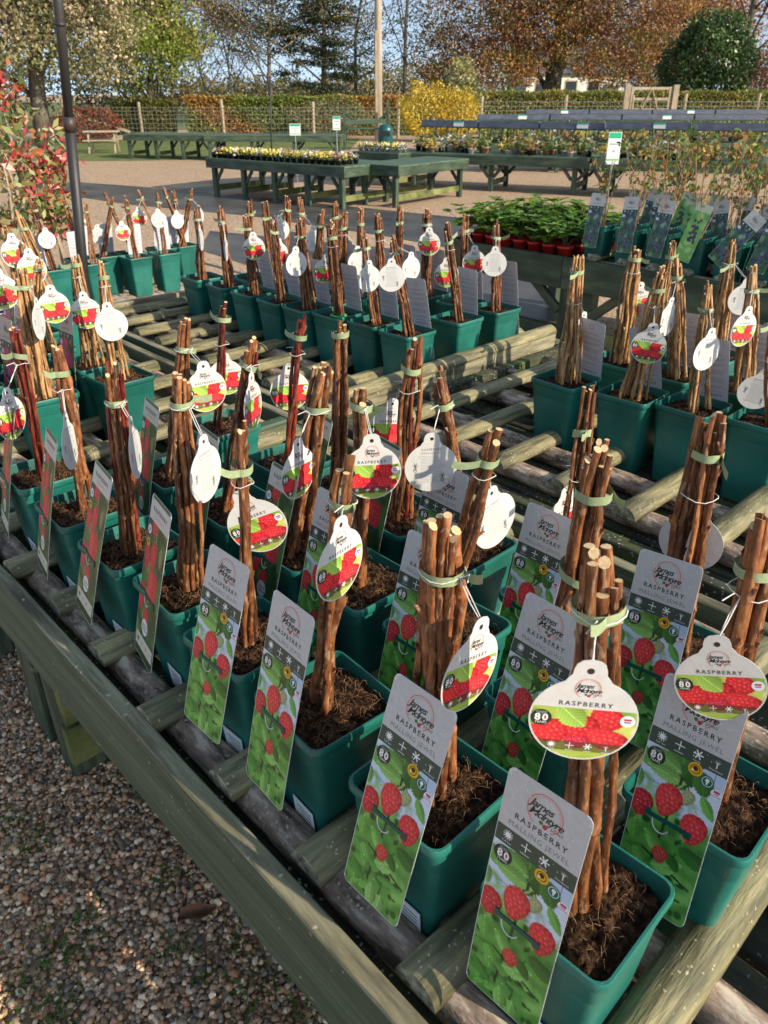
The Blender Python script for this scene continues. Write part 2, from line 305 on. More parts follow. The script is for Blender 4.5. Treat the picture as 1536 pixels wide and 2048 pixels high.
# ------------------------------------------------------------------ printed matter
CW, CH, CT0 = .101, .32, .130                      # card width, height, height of its slot
def lin(c):
    c = np.asarray(c, dtype=np.float32) / 255.0
    return np.where(c <= .04045, c / 12.92, ((c + .055) / 1.055) ** 2.4)
class Paint:
    """paints a printed photograph at sample points x (0..1 across), y (0 top .. down, in widths)"""
    def __init__(s, x, y, seed=1):
        s.x = x; s.y = y; s.c = np.zeros((len(x), 3), dtype=np.float32); s.r = np.random.default_rng(seed)
    def fill(s, c, mask=None):
        if mask is None: s.c[:] = lin(c)
        else: s.c[mask] = lin(c)
    def blobs(s, cols, n, size, y0, y1, soft=.6):
        for i in range(n):
            cx = s.r.uniform(-.1, 1.1); cy = s.r.uniform(y0, y1); a = s.r.uniform(size * .5, size); b = a * s.r.uniform(.4, 1); th = s.r.uniform(0, 3.14)
            dx = (s.x - cx) * math.cos(th) + (s.y - cy) * math.sin(th); dy = -(s.x - cx) * math.sin(th) + (s.y - cy) * math.cos(th)
            k = np.clip((1 - np.sqrt((dx / a) ** 2 + (dy / b) ** 2)) / soft, 0, 1)[:, None] * .9
            s.c = s.c * (1 - k) + lin(cols[s.r.integers(len(cols))]) * k
    def leaf(s, cx, cy, L, W, ang, col, vein=1.25):
        dx = (s.x - cx) * math.cos(ang) + (s.y - cy) * math.sin(ang); dy = -(s.x - cx) * math.sin(ang) + (s.y - cy) * math.cos(ang)
        p = dx / L; hw = W * np.sin(np.pi * np.clip(p, 0, 1)) ** .75 * (1 + .08 * np.sin(p * 60))
        m = (p > 0) & (p < 1) & (np.abs(dy) < hw)
        sh = .78 + .30 * (dy / (W + 1e-6)) + .16 * np.sin((p * 9 - np.abs(dy) / W * 2.2) * 6.28) * .6
        sh = np.where(np.abs(dy) < W * .05, vein, sh)
        s.c[m] = np.clip(lin(col)[None] * np.clip(sh, .35, 1.5)[m][:, None], 0, 1)
    def line(s, x0, y0, x1, y1, w_, col):
        dx, dy = x1 - x0, y1 - y0; L = math.hypot(dx, dy)
        p = ((s.x - x0) * dx + (s.y - y0) * dy) / L ** 2; d = np.abs((s.x - x0) * dy - (s.y - y0) * dx) / L
        s.c[(p > 0) & (p < 1) & (d < w_)] = lin(col)
    def disc(s, cx, cy, r, col): s.c[(s.x - cx) ** 2 + (s.y - cy) ** 2 < r * r] = lin(col)
    def berry(s, cx, cy, rx, ry, ang=0.0, col=(222, 46, 54), dr=.060):
        dx = (s.x - cx) * math.cos(ang) + (s.y - cy) * math.sin(ang); dy = -(s.x - cx) * math.sin(ang) + (s.y - cy) * math.cos(ang)
        q = dy / ry; wx = rx * (1 - .30 * np.clip(q, -1, 1))
        rr = (dx / wx) ** 2 + q ** 2; m = rr < 1
        hx = dr * 1.12; hy = dr * .95
        row = np.round(dy / hy); ox = (row % 2) * .5 * hx
        ci = np.round((dx - ox) / hx); j1 = np.sin(ci * 12.9 + row * 78.2) * .18; j2 = np.sin(ci * 39.3 + row * 11.1) * .16
        gx = dx - (ci * hx + ox) + j1 * hx; gy = dy - row * hy + j2 * hy
        d2 = (gx / (hx * .60)) ** 2 + (gy / (hy * .64)) ** 2
        sh = 1.08 - .36 * np.clip(d2, 0, 1.2) - .26 * rr ** 2 - .26 * (dx / rx) * .5 + .10 * j1 * 4
        hl = np.exp(-(((gx + hx * .12) / (hx * .20)) ** 2 + ((gy + hy * .16) / (hy * .22)) ** 2)) * np.clip(1 - rr, 0, 1) * (.6 + 2 * j2)
        c = lin(col)[None] * np.clip(sh, .3, 1.3)[:, None] + np.clip(hl, 0, 1)[:, None] * np.array([.36, .22, .22])
        s.c[m] = np.clip(c, 0, 1)[m]
def photo_jewel(x, y):
    p = Paint(x, y, 3); p.fill((196, 213, 232)); p.blobs([(214, 226, 240), (180, 200, 224), (200, 216, 234)], 14, .5, .7, 1.7)
    p.line(0, 1.42, 1, 1.52, .007, (132, 146, 176)); p.line(.88, .9, .82, 1.8, .007, (128, 140, 168))
    g = [(104, 166, 74), (74, 138, 54), (138, 194, 98), (56, 112, 46), (92, 156, 70)]
    p.c[y > 1.75] = lin((82, 142, 60)); p.blobs(g, 80, .20, 1.7, 3.1, .7); p.blobs(g[:3], 22, .2, 1.0, 1.9, .7); p.blobs([(204, 218, 236)], 8, .2, 1.15, 1.75, .6)
    p.blobs([(26, 56, 28), (36, 74, 34)], 22, .085, 1.8, 3.1, .4)
    p.leaf(.42, .74, .62, .24, 1.35, (78, 132, 58)); p.leaf(.58, 1.02, .44, .16, 2.0, (62, 114, 50)); p.leaf(.72, 1.0, .34, .13, 1.3, (70, 122, 54))
    for L in ((.10, 1.02, .42, .12, .35, (128, 184, 92)), (-.05, 1.05, .3, .10, .9, (110, 172, 84)), (.06, 1.25, .52, .10, .05, (142, 196, 102)), (.78, 1.30, .34, .07, .9, (118, 184, 84)), (-.05, 1.32, .3, .08, 1.3, (120, 180, 88))): p.leaf(*L)
    p.line(.52, 1.2, .36, 3.0, .020, (44, 66, 38)); p.line(.02, 2.3, .95, 2.62, .015, (38, 56, 34)); p.line(.70, 2.0, .60, 3.0, .012, (52, 84, 42))
    for k in range(26):
        p.leaf(p.r.uniform(-.15, .9), p.r.uniform(1.95, 3.0), p.r.uniform(.18, .42), p.r.uniform(.05, .12), p.r.uniform(-.4, 2.8), [(116, 184, 82), (78, 146, 58), (146, 204, 106), (58, 116, 48), (98, 166, 72)][k % 5])
    p.line(.55, 1.3, .44, 1.44, .012, (164, 190, 108)); p.line(.12, 1.60, .30, 1.44, .010, (164, 194, 108)); p.line(.30, 1.44, .46, 1.36, .010, (164, 194, 108)); p.line(.6, 1.3, .8, 1.58, .010, (164, 190, 108))
    p.berry(.63, 1.44, .085, .12, .3, (168, 176, 126), .04)
    for k in range(7): p.leaf(.42, 1.38, .10, .018, .2 + k * .45, (150, 180, 110)); p.leaf(.79, 1.60, .10, .018, .2 + k * .45, (150, 180, 110)); p.leaf(.11, 1.63, .10, .018, .2 + k * .45, (96, 106, 62))
    p.berry(.11, 1.81, .145, .195, .1, (204, 48, 58)); p.berry(.42, 1.60, .165, .235, .15, (232, 66, 68)); p.berry(.80, 1.80, .16, .215, .05, (224, 56, 64))
    p.berry(.50, 2.36, .10, .12, 0, (214, 70, 62), .045)
    return p.c
def photo_long(x, y, col=(220, 46, 62), bg=((76, 116, 56), (46, 78, 40), (112, 146, 78))):
    p = Paint(x, y, 5); p.fill((44, 74, 38)); p.blobs(list(bg), 40, .3, .3, 3.1, .6)
    p.blobs([(150, 140, 84), (110, 130, 66)], 8, .16, 1.7, 2.8, .6); p.leaf(.62, 1.9, .6, .2, 1.3, (52, 92, 50)); p.leaf(.55, 2.3, .5, .18, 1.0, (64, 104, 58))
    p.line(.5, .4, .42, 2.2, .018, (150, 166, 96)); p.line(.45, 1.2, .2, 1.3, .014, (150, 166, 96))
    p.berry(.36, .56, .14, .16, 0, col); p.berry(.80, .95, .09, .20, 0, (150, 140, 90), .045); p.berry(.46, 1.08, .15, .30, .05, col); p.berry(.16, 1.20, .13, .27, .05, col)
    p.berry(.68, 1.62, .14, .33, 0, col); p.berry(.50, 1.62, .155, .34, .05, (col[0] + 14, col[1] + 14, col[2] + 8)); p.berry(.12, 2.0, .15, .30, .05, col); p.berry(.45, 2.36, .14, .26, .1, col)
    return p.c
def photo_pink(x, y): return photo_long(x, y, (214, 62, 132), ((96, 120, 70), (64, 92, 52), (130, 150, 96)))
def photo_dark(x, y):
    p = Paint(x, y, 8); p.fill((66, 106, 70)); p.blobs([(120, 160, 120), (60, 100, 80), (150, 180, 160), (40, 70, 60)], 30, .3, .3, 3.1)
    for k in range(46): p.berry(p.r.uniform(.05, .95), p.r.uniform(.85, 2.9), .085, .085, 0, [(44, 52, 92), (30, 36, 66), (72, 84, 130)][k % 3], .2)
    return p.c
def photo_green(x, y):
    p = Paint(x, y, 9); p.fill((118, 182, 92)); p.blobs([(150, 205, 110), (96, 165, 78), (176, 214, 140)], 20, .35, .3, 3.1)
    p.leaf(.1, 1.2, .5, .16, .6, (150, 200, 90)); p.leaf(.6, 2.0, .4, .14, .8, (140, 195, 90))
    for k in range(30): p.berry(p.r.normal(.5, .14), p.r.uniform(.8, 2.1), .075, .075, 0, [(30, 30, 52), (52, 52, 84)][k % 2], .2)
    return p.c
def photo_tag(x, y):
    p = Paint(x, y, 4); p.fill((168, 190, 82)); p.blobs([(204, 214, 112), (120, 160, 60), (222, 200, 130), (150, 180, 76)], 26, .2, .3, 1.15)
    p.leaf(.86, .60, .34, .11, 1.9, (186, 212, 84)); p.leaf(.02, .5, .3, .09, 1.0, (120, 160, 60)); p.blobs([(236, 224, 170), (206, 190, 110), (120, 150, 66)], 14, .07, .42, .75, .5)
    p.berry(.71, .475, .165, .15, .5, (228, 48, 56), .05); p.berry(.23, .665, .19, .155, -.2, (230, 50, 54), .05); p.berry(.49, .62, .165, .185, 0, (222, 42, 54), .05); p.berry(.73, .72, .20, .125, .2, (232, 54, 62), .05); p.berry(.47, .78, .12, .08, 0, (226, 54, 80), .04)
    p.leaf(.26, .33, .36, .13, .75, (172, 212, 96))
    p.blobs([(236, 214, 160), (214, 190, 110)], 10, .07, .95, 1.12, .5)
    band = (y > .775) & (y < .895); p.c[band] = p.c[band] * .25 + lin((74, 52, 46)) * .75
    return p.c
def rounded(s, t, W, H, r):
    dx = np.maximum(np.abs(s) - (W / 2 - r), 0); dy = np.maximum(np.abs(t - H / 2) - (H / 2 - r), 0)
    return dx * dx + dy * dy <= r * r
def bow(t): return .010 * (t / CH) * (t / CH)
def print_grid(name, fn, y0, y1, cell, W=CW, H=CH, inset=.0009, r=.008, d=.0007, shape=None):
    """vertex-coloured sheet covering y0..y1 (widths from the top)"""
    nx = max(8, int(W / cell)); ny = max(6, int((y1 - y0) * W / cell))
    xs = np.linspace(0, 1, nx + 1); ys = np.linspace(y0, y1, ny + 1); X, Y = np.meshgrid(xs, ys); X = X.ravel(); Y = Y.ravel()
    col = fn(X, Y); S = (X - .5) * (W - 2 * inset); T = H - Y * W
    T = np.clip(T, inset, H - inset)
    ok = (rounded(S, T, W - 2 * inset, H, r) if shape is None else shape(S, T))
    i = np.arange((nx + 1) * (ny + 1)).reshape(ny + 1, nx + 1)
    F = np.stack([i[:-1, :-1], i[1:, :-1], i[1:, 1:], i[:-1, 1:]], -1).reshape(-1, 4)
    F = F[ok[F].all(1)]
    use = np.unique(F); mp = np.full(len(X), -1); mp[use] = np.arange(len(use))
    V = np.stack([S, (bow(T) if shape is None else 0 * T) - (.00038 if shape is None else .00044), T - (CT0 if shape is None else 0)], 1)[use]
    return npmesh(name, V, mp[F], M['print'], col[use])
_tc = {}
def text2d(txt, size, shear=0.0, bold=0.0, space=1.0):
    k = (txt, shear, bold, space)
    if k not in _tc:
        cu = bpy.data.curves.new('t', 'FONT'); cu.body = txt; cu.size = 1; cu.align_x = 'CENTER'; cu.align_y = 'CENTER'; cu.shear = shear; cu.offset = bold
        cu.space_character = space; cu.resolution_u = 2
        o = bpy.data.objects.new('t', cu); me = bpy.data.meshes.new_from_object(o)
        _tc[k] = ([(v.co.x, v.co.y) for v in me.vertices], [list(p.vertices) for p in me.polygons])
        bpy.data.objects.remove(o); bpy.data.curves.remove(cu); bpy.data.meshes.remove(me)
    V, F = _tc[k]
    return [(x * size, y * size) for x, y in V], F
class Ink:
    def __init__(s, H=CH, W=CW, bowed=True, t0=CT0): s.b = MB(); s.H = H; s.W = W; s.bowed = bowed; s.t0 = t0
    def put(s, V, F, cx, cy, col, d, rot=0.0):                 # cx across 0..1, cy widths down
        c, n = math.cos(rot), math.sin(rot); P = []
        for x, y in V:
            X = (cx - .5) * s.W + x * c - y * n; T = s.H - cy * s.W + x * n + y * c
            P.append((X, (bow(T) if s.bowed else 0) - (.00036 + d * .2 if d < .004 else d), T - s.t0))
        s.b.add(P, F, 0, tuple(lin(col).tolist()))
    def text(s, t, cx, cy, size, col, d=.0012, rot=0.0, **k): V, F = text2d(t, size * s.W, **k); s.put(V, F, cx, cy, col, d, rot)
    def disc(s, cx, cy, r, col, d=.0011, n=18): s.put([(r * s.W * math.cos(2 * math.pi * k / n), r * s.W * math.sin(2 * math.pi * k / n)) for k in range(n)], [list(range(n))], cx, cy, col, d)
    def ring(s, cx, cy, r, wd, col, d=.0011, a0=0, a1=360, n=24):
        V = []; F = []
        for k in range(n + 1):
            a = R(a0 + (a1 - a0) * k / n); V += [((r - wd) * s.W * math.cos(a), (r - wd) * s.W * math.sin(a)), (r * s.W * math.cos(a), r * s.W * math.sin(a))]
        for k in range(n): F.append([2 * k, 2 * k + 1, 2 * k + 3, 2 * k + 2])
        s.put(V, F, cx, cy, col, d)
    def rect(s, x0, x1, y0, y1, col, d=.0010, n=1):
        V = []; F = []
        for k in range(n + 1):
            yy = -(y1 - y0) * s.W * k / n; V += [(-(x1 - x0) / 2 * s.W, yy), ((x1 - x0) / 2 * s.W, yy)]
        for k in range(n): F.append([2 * k, 2 * k + 2, 2 * k + 3, 2 * k + 1])
        s.put(V, F, (x0 + x1) / 2, y0, col, d)
    def star(s, cx, cy, r, n, col, d=.0013, w_=.16):
        for k in range(n):
            a = math.pi * k / n; s.put([(-r * s.W, -r * w_ * s.W), (r * s.W, -r * w_ * s.W), (r * s.W, r * w_ * s.W), (-r * s.W, r * w_ * s.W)], [[0, 1, 2, 3]], cx, cy, col, d + k * .00001, a)
    def tree(s, cx, cy, r, col, d=.0013):
        s.rect(cx - r * .10, cx + r * .10, cy, cy + r, col, d)
        for a in (-.9, -.45, 0, .45, .9): s.put([(-.06 * r * s.W, 0), (.06 * r * s.W, 0), (0, r * s.W)], [[0, 1, 2]], cx, cy + r * .1, col, d + .00002, a)
    def mesh(s, name): return s.b.mesh(name, M['print'])
G60 = (58, 68, 58); DK = (30, 42, 38); WH = (238, 238, 234)
def logo(i, cx, cy, k=1.0):
    i.ring(cx, cy, .215 * k, .012 * k, (214, 120, 112), .0010, -60, 240); i.ring(cx, cy, .185 * k, .007 * k, (222, 160, 150), .0010, -60, 220)
    i.text('James', cx - .05 * k, cy - .055 * k, .135 * k, DK, shear=.4, bold=.012, space=.86)
    i.text('McIntyre', cx + .02 * k, cy + .045 * k, .135 * k, DK, d=.0013, shear=.4, bold=.012, space=.84)
    i.text('& SONS', cx + .14 * k, cy + .125 * k, .052 * k, (70, 74, 70), space=1.2)
    i.disc(cx + .03 * k, cy + .15 * k, .028 * k, (190, 40, 52), .0013, 10); i.disc(cx - .02 * k, cy + .125 * k, .026 * k, (60, 120, 66), .0013, 6)
def icons(i, y, xs, r):
    i.disc(xs[0], y, r * .55, WH, .0014, 14); i.star(xs[0], y, r, 6, WH, w_=.07)
    i.star(xs[1], y, r, 2, WH, w_=.09); i.star(xs[2], y, r, 3, WH, w_=.13); i.tree(xs[3], y, r, WH)
    for x, cap in zip(xs, ('Full Sun', None, 'Hardy', 'Deciduous')):
        if cap and r > .05: i.text(cap, x, y + r * 1.45, r * .62, (214, 220, 214), d=.0013)
        else: i.rect(x - r * .9, x + r * .9, y + r * 1.38, y + r * 1.55, (200, 206, 200), .0012)
def roundel80(i, cx, cy, r):
    i.disc(cx, cy, r, (34, 52, 44), .0012, 24); i.text('8', cx - r * .34, cy + r * .02, r * 1.15, WH, d=.0016, bold=.03); i.text('0', cx + r * .38, cy + r * .02, r * 1.15, WH, d=.0016, bold=.03)
    i.disc(cx + r * .38, cy + r * .05, r * .20, (206, 40, 60), .0015, 10); i.text('YEARS', cx, cy + r * .62, r * .40, WH, d=.0016); i.text('GROWING', cx, cy - r * .70, r * .2, (206, 214, 206), d=.0016); i.text('FOR OVER', cx, cy - r * .50, r * .2, (206, 214, 206), d=.0016)
def badges(i):
    i.disc(.63, 1.02, .088, (224, 170, 34), .0012, 22); i.ring(.63, 1.02, .06, .010, (70, 52, 20), .0014); i.disc(.63, 1.01, .032, (58, 42, 20), .0016, 10); i.disc(.60, 1.04, .02, (240, 226, 170), .0017, 8)
    i.disc(.795, 1.10, .082, (26, 92, 80), .0012, 22); i.ring(.795, 1.10, .066, .010, (190, 214, 204), .0014); i.disc(.795, 1.085, .026, (232, 240, 236), .0016, 10); i.rect(.785, .805, 1.10, 1.14, (232, 240, 236), .0016)
    i.disc(.93, 1.20, .068, (226, 228, 236), .0012, 18); i.rect(.895, .965, 1.155, 1.185, (196, 52, 66), .0014); i.rect(.905, .96, 1.195, 1.205, (84, 84, 160), .0014); i.text('home', .93, 1.225, .05, (200, 66, 84), d=.0015)
def drops(i, seed, n=46):                                        # raindrops standing on the card
    r_ = random.Random(seed)
    for k in range(n): i.disc(r_.uniform(.04, .96), r_.choice((r_.uniform(.05, .9), r_.uniform(.05, 2.9))), r_.uniform(.004, .010), (232, 234, 236), .0019 + k * .00002, 6)
def ink_jewel():
    i = Ink(); i.rect(.009, .991, .735, .955, (62, 78, 68), .0009, 4); logo(i, .5, .29)
    i.text('RASPBERRY', .5, .535, .098, (52, 56, 54), space=1.35, bold=.012); i.text('MALLING JEWEL', .5, .655, .092, (140, 138, 136), space=1.15)
    icons(i, .825, (.16, .39, .62, .85), .062); roundel80(i, .15, 1.10, .118); badges(i); drops(i, 9); return i.mesh('lettering')
def ink_long():
    i = Ink(); i.rect(.06, .94, .008, .075, (62, 104, 66), .0010); i.text('RASPBERRY', .5, .235, .11, (56, 66, 60), space=1.3, bold=.015); i.rect(.28, .72, .335, .375, (214, 176, 170), .0011); drops(i, 3)
    i.disc(.12, .66, .088, (226, 230, 240), .0012, 20); i.rect(.075, .165, .63, .655, (196, 60, 80), .0014); i.rect(.08, .16, .67, .69, (70, 70, 150), .0014)
    i.disc(.13, .90, .085, (216, 168, 44), .0012, 20); i.disc(.13, .89, .034, (60, 44, 22), .0014, 10)
    i.disc(.45, 2.50, .165, (222, 228, 226), .0012, 24); i.text('James', .44, 2.46, .10, DK, d=.0015, shear=.4); i.text('McIntyre', .46, 2.545, .09, DK, d=.0016, shear=.4, space=.85)
    i.rect(.05, .95, 2.74, 3.0, (206, 204, 190), .0012, 3); i.star(.18, 2.87, .055, 5, (74, 94, 74), .0015); i.star(.40, 2.87, .05, 2, (90, 100, 90), .0015, .08); i.star(.62, 2.87, .05, 3, (90, 100, 90), .0015, .1); i.tree(.84, 2.87, .05, (74, 94, 74), .0015)
    return i.mesh('lettering')
def ink_pink(): 
    i = Ink(); logo(i, .5, .32, .8); i.text('RASPBERRY', .5, .60, .085, (80, 76, 72), space=1.3); i.rect(.009, .991, .73, .93, (26, 76, 66), .0009, 4); icons(i, .82, (.16, .39, .62, .85), .055)
    i.disc(.14, 1.08, .085, (222, 226, 236), .0012, 18); return i.mesh('lettering')
def ink_back():                                                 # printed on the reverse: seen mirrored upside, so built facing the other way later
    i = Ink(); r_ = random.Random(2); y = .42
    while y < 1.45:
        n = r_.choice((2, 3, 4, 5))
        for k in range(n):
            if y > 1.5: break
            i.rect(.08, r_.uniform(.72, .93), y, y + .018, (164, 166, 172), .0010); y += .036
        y += .07
    i.text('RASPBERRY', .5, 1.72, .10, (70, 74, 80), rot=math.pi, bold=.012, space=1.3); i.text('MALLING JEWEL', .5, 1.60, .075, (120, 124, 130), rot=math.pi); i.ring(.5, .22, .09, .02, (150, 152, 160), .0010)
    return i.mesh('reverse_print')
# --- round tag
TR = .0495
def tag_outline(grow=0.0, n=44):
    P = []
    for k in range(n):
        a = 2 * math.pi * k / n; r = TR + grow; x, z = r * math.sin(a), r * math.cos(a); P.append((x, z))
    out = []
    for x, z in P:
        if abs(x) < .019 and z > 0: continue
        out.append((x, z))
    tabs = [(-.0185, .0488), (-.0150, .0535), (-.0145, .0590), (-.0125, .0650), (-.0080, .0690), (0, .0705), (.0080, .0690), (.0125, .0650), (.0145, .0590), (.0150, .0535), (.0185, .0488)]
    s_ = sorted(out, key=lambda p: math.atan2(p[0], p[1]) % (2 * math.pi))
    g = 1 + grow / TR
    return s_ + [(x * g, z * g) for x, z in tabs]
def tag_mesh():
    O = tag_outline(); n = len(O); V = [(x, -.0004, z) for x, z in O] + [(x, .0004, z) for x, z in O]
    # small hole ring near the tab top is a dark eyelet added by the ink
    F = [list(range(n - 1, -1, -1)), list(range(n, 2 * n))] + [[k, (k + 1) % n, n + (k + 1) % n, n + k] for k in range(n)]
    return npmesh('hanging_tag', V, F, M['card'])
TAGH = TR * 2
def tag_photo(cell):
    return print_grid('print', photo_tag, .36, 1.0, cell, TAGH, TAGH, 0.0, d=.0008, shape=lambda S, T: (S * S + (T - TR) ** 2 < (TR - .0012) ** 2))
def ink_tag():
    i = Ink(TAGH, TAGH, False, 0); logo(i, .5, .12, .55); i.text('RASPBERRY', .5, .305, .075, (70, 70, 66), d=.0013, space=1.35, bold=.01)
    icons(i, .825, (.24, .41, .58, .75), .040); roundel80(i, .115, .50, .098); i.disc(.90, .47, .07, (232, 232, 238), .0013, 18); i.rect(.865, .935, .44, .465, (200, 60, 80), .0015); i.rect(.87, .93, .475, .49, (80, 80, 150), .0015)
    i.disc(.5, -.085, .034, (54, 46, 42), .0012, 12); return i.mesh('lettering')
def ink_tagback():
    i = Ink(TAGH, TAGH, False, 0); r_ = random.Random(4); y = .26
    i.text('RASPBERRY', .5, .13, .065, (120, 122, 130), space=1.2); i.text('Planting Instructions', .5, .20, .05, (150, 152, 160))
    while y < .82: 
        x0 = .30 if .3 < y < .75 else .25; i.rect(x0, r_.uniform(.66, .78), y, y + .010, (168, 170, 176), .0010); y += .030
    for cx, cy in ((.20, .45), (.72, .66)):
        i.star(cx, cy, .06, 3, (96, 98, 104), .0012, .10); i.rect(cx - .008, cx + .008, cy, cy + .10, (90, 92, 98), .0012); i.ring(cx, cy + .10, .035, .01, (96, 98, 104), .0012)
    i.ring(.80, .80, .07, .02, (180, 182, 190), .0011); i.disc(.5, -.085, .034, (54, 46, 42), .0012, 12)
    return i.mesh('lettering')
def card_mesh():
    n = 6; r = .0088; O = []
    for cx, cz, a0 in ((CW / 2 - r, r, -90), (CW / 2 - r, CH - r, 0), (-CW / 2 + r, CH - r, 90), (-CW / 2 + r, r, 180)):
        for k in range(n + 1): a = R(a0 + 90 * k / n); O.append((cx + r * math.cos(a), cz + r * math.sin(a)))
    # rows along the height so that the board can bow
    rows = sorted(set([round(z, 5) for _, z in O] + [CH * k / 12 for k in range(1, 12)]))
    def hw(z):
        if z < r: return CW / 2 - r + math.sqrt(max(0, r * r - (r - z) ** 2))
        if z > CH - r: return CW / 2 - r + math.sqrt(max(0, r * r - (z - CH + r) ** 2))
        return CW / 2
    V = []; F = []
    for z in rows:
        for y in (-.0003, .0003):
            for sx in (-1, 1): V.append((sx * hw(z), y + bow(z), z - CT0))
    for i in range(len(rows) - 1):
        a = i * 4; b = a + 4
        F += [[a, a + 1, b + 1, b], [a + 2, b + 2, b + 3, a + 3], [a, b, b + 2, a + 2], [a + 1, a + 3, b + 3, b + 1]]
    return npmesh('card', V, F, M['card'])
def solid(c):
    return lambda x, y: np.tile(lin(c), (len(x), 1)) * np.random.default_rng(1).uniform(.94, 1.05, (len(x), 1))
PR = {}
PR['card'] = card_mesh(); PR['tag'] = tag_mesh()
for nm, fn, y0, hd in (('jewel', photo_jewel, .95, (196, 195, 193)), ('long', photo_long, .46, (206, 204, 196)), ('pink', photo_pink, .92, (208, 196, 184)), ('dark', photo_dark, .80, (206, 206, 200)), ('lime', photo_green, .42, (206, 220, 190))):
    for lod, cell in (('hi', .00125), ('lo', .0034)):
        if nm in ('pink', 'dark', 'lime') and lod == 'hi': continue
        PR[nm + lod] = print_grid('print', fn, y0, CH / CW, cell)
    PR[nm + 'head'] = print_grid('header', solid(hd), .006, y0, .0035)
PR['jewelink'] = ink_jewel(); PR['longink'] = ink_long(); PR['pinkink'] = ink_pink(); PR['backink'] = ink_back()
def flip(me):
    n = len(me.vertices); co = np.empty(n * 3, dtype=np.float32); me.vertices.foreach_get('co', co); co = co.reshape(-1, 3)
    bw = bow(co[:, 2] + CT0); co[:, 1] = 2 * bw - co[:, 1]; co[:, 0] *= -1
    me.vertices.foreach_set('co', co.ravel()); me.update(); return me
PR['back'] = flip(print_grid('reverse', solid((198, 200, 207)), .006, CH / CW, .012)); flip(PR['backink'])
PR['taghi'] = tag_photo(.0010); PR['taglo'] = tag_photo(.003); PR['tagink'] = ink_tag(); PR['tagback'] = ink_tagback()
def clip_mesh():
    b = MB(); y = bow(CT0)
    b.box(-.030, .030, y - .0018, y - .0006, -.0030, .0030)
    b.box(-.030, -.024, y - .0018, y - .0006, .0030, .0065); b.box(.022, .030, y - .0018, y - .0006, -.007, -.0030)
    P = [(-.020 + .012 * (1 - math.cos(a)), y - .0012, -.0035 - .016 * math.sin(a)) for a in np.linspace(0, 2.6, 9)]
    b.tube(P, .0009, 5, 1)
    return b.mesh('clip', [M['clip'], M['card']])
PR['clip'] = clip_mesh()

# ------------------------------------------------------------------ pots, compost, canes
PH, PW = .25, .168
def rsq(wd, r, n=4):
    a = wd / 2; P = []
    for cx, cy, a0 in ((a - r, a - r, 0), (-a + r, a - r, 90), (-a + r, -a + r, 180), (a - r, -a + r, 270)):
        for k in range(n + 1): t = R(a0 + 90 * k / n); P.append((cx + r * math.cos(t), cy + r * math.sin(t)))
    return P
def pot_mesh(name='pot', W=PW, H=PH, bot=.120, m=None, rim=.016):
    prof = [(bot - .01, 0), (bot, .003), (bot + (W - .010 - bot) * .985, H - rim - .001), (W - .003, H - rim), (W, H - rim + .003), (W, H - .003), (W - .002, H), (W - .008, H), (W - .010, H - .004), (W - .014, H - .05), (W - .016, H - .052)]
    V = []; F = []; n = 20
    for wd, z in prof: V += [(x, y, z) for x, y in rsq(wd, .10 * wd)]
    for i in range(len(prof) - 1):
        for k in range(n): F.append([i * n + k, i * n + (k + 1) % n, (i + 1) * n + (k + 1) % n, (i + 1) * n + k])
    F.append(list(range(n - 1, -1, -1)))
    me = npmesh(name, V, F, m or M['pot'], None, False)
    me.polygons.foreach_set('use_smooth', [len(p.vertices) == 4 for p in me.polygons])
    me.set_sharp_from_angle(angle=R(50)) if hasattr(me, 'set_sharp_from_angle') else None
    return me
def soil_mesh(seed, n=34, W=.153, z0=.235, amp=.0105):
    r = np.random.default_rng(seed); g = np.linspace(-1, 1, n)
    X, Y = np.meshgrid(g, g); h = np.zeros_like(X)
    for k in range(26):
        fx, fy = r.uniform(-9, 9, 2); h += np.sin(fx * X + fy * Y + r.uniform(0, 6.3)) / (1.5 + .5 * abs(fx) + .5 * abs(fy))
    h += r.normal(0, .34, h.shape); h = h / np.abs(h).max() * amp * 1.5; h -= .006 * np.clip(np.maximum(np.abs(X), np.abs(Y)) - .75, 0, 1) * 4
    # squircle so that the corners stay inside the rounded pot
    q = np.maximum(np.abs(X), np.abs(Y)); l = np.sqrt(X * X + Y * Y) + 1e-6; k = np.where(l > 1.25 * q, 1.25 * q / l, 1)
    V = np.stack([X * W / 2 * k, Y * W / 2 * k, h + z0], -1).reshape(-1, 3)
    i = np.arange(n * n).reshape(n, n); F = np.stack([i[:-1, :-1], i[:-1, 1:], i[1:, 1:], i[1:, :-1]], -1).reshape(-1, 4)
    return npmesh('soil', V, F, M['soil'], None, True)
def fibre_mesh(seed, n=190):
    r = random.Random(seed); b = MB()
    for k in range(n):
        x, y = r.uniform(-.066, .066), r.uniform(-.066, .066); a = r.uniform(0, 6.28); L = r.uniform(.006, .022); z = .236 + r.uniform(-.002, .006); c = r.uniform(-70, 70)
        P = []
        for i in range(5):
            P.append((x, y, z + .006 * math.sin(i / 4 * 3.1) * r.uniform(.3, 1.6))); a += c * L / 4; x += math.cos(a) * L / 4; y += math.sin(a) * L / 4
            x = max(-.071, min(.071, x)); y = max(-.071, min(.071, y))
        b.tube(P, r.uniform(.00014, .00032), 3)
    return b.mesh('coir_fibre', M['fibre'])
POT = pot_mesh(); SOIL = [soil_mesh(s) for s in range(4)]; FIB = [fibre_mesh(s) for s in range(4)]
SOILLO = [soil_mesh(s + 9, 9, amp=.006) for s in range(3)]
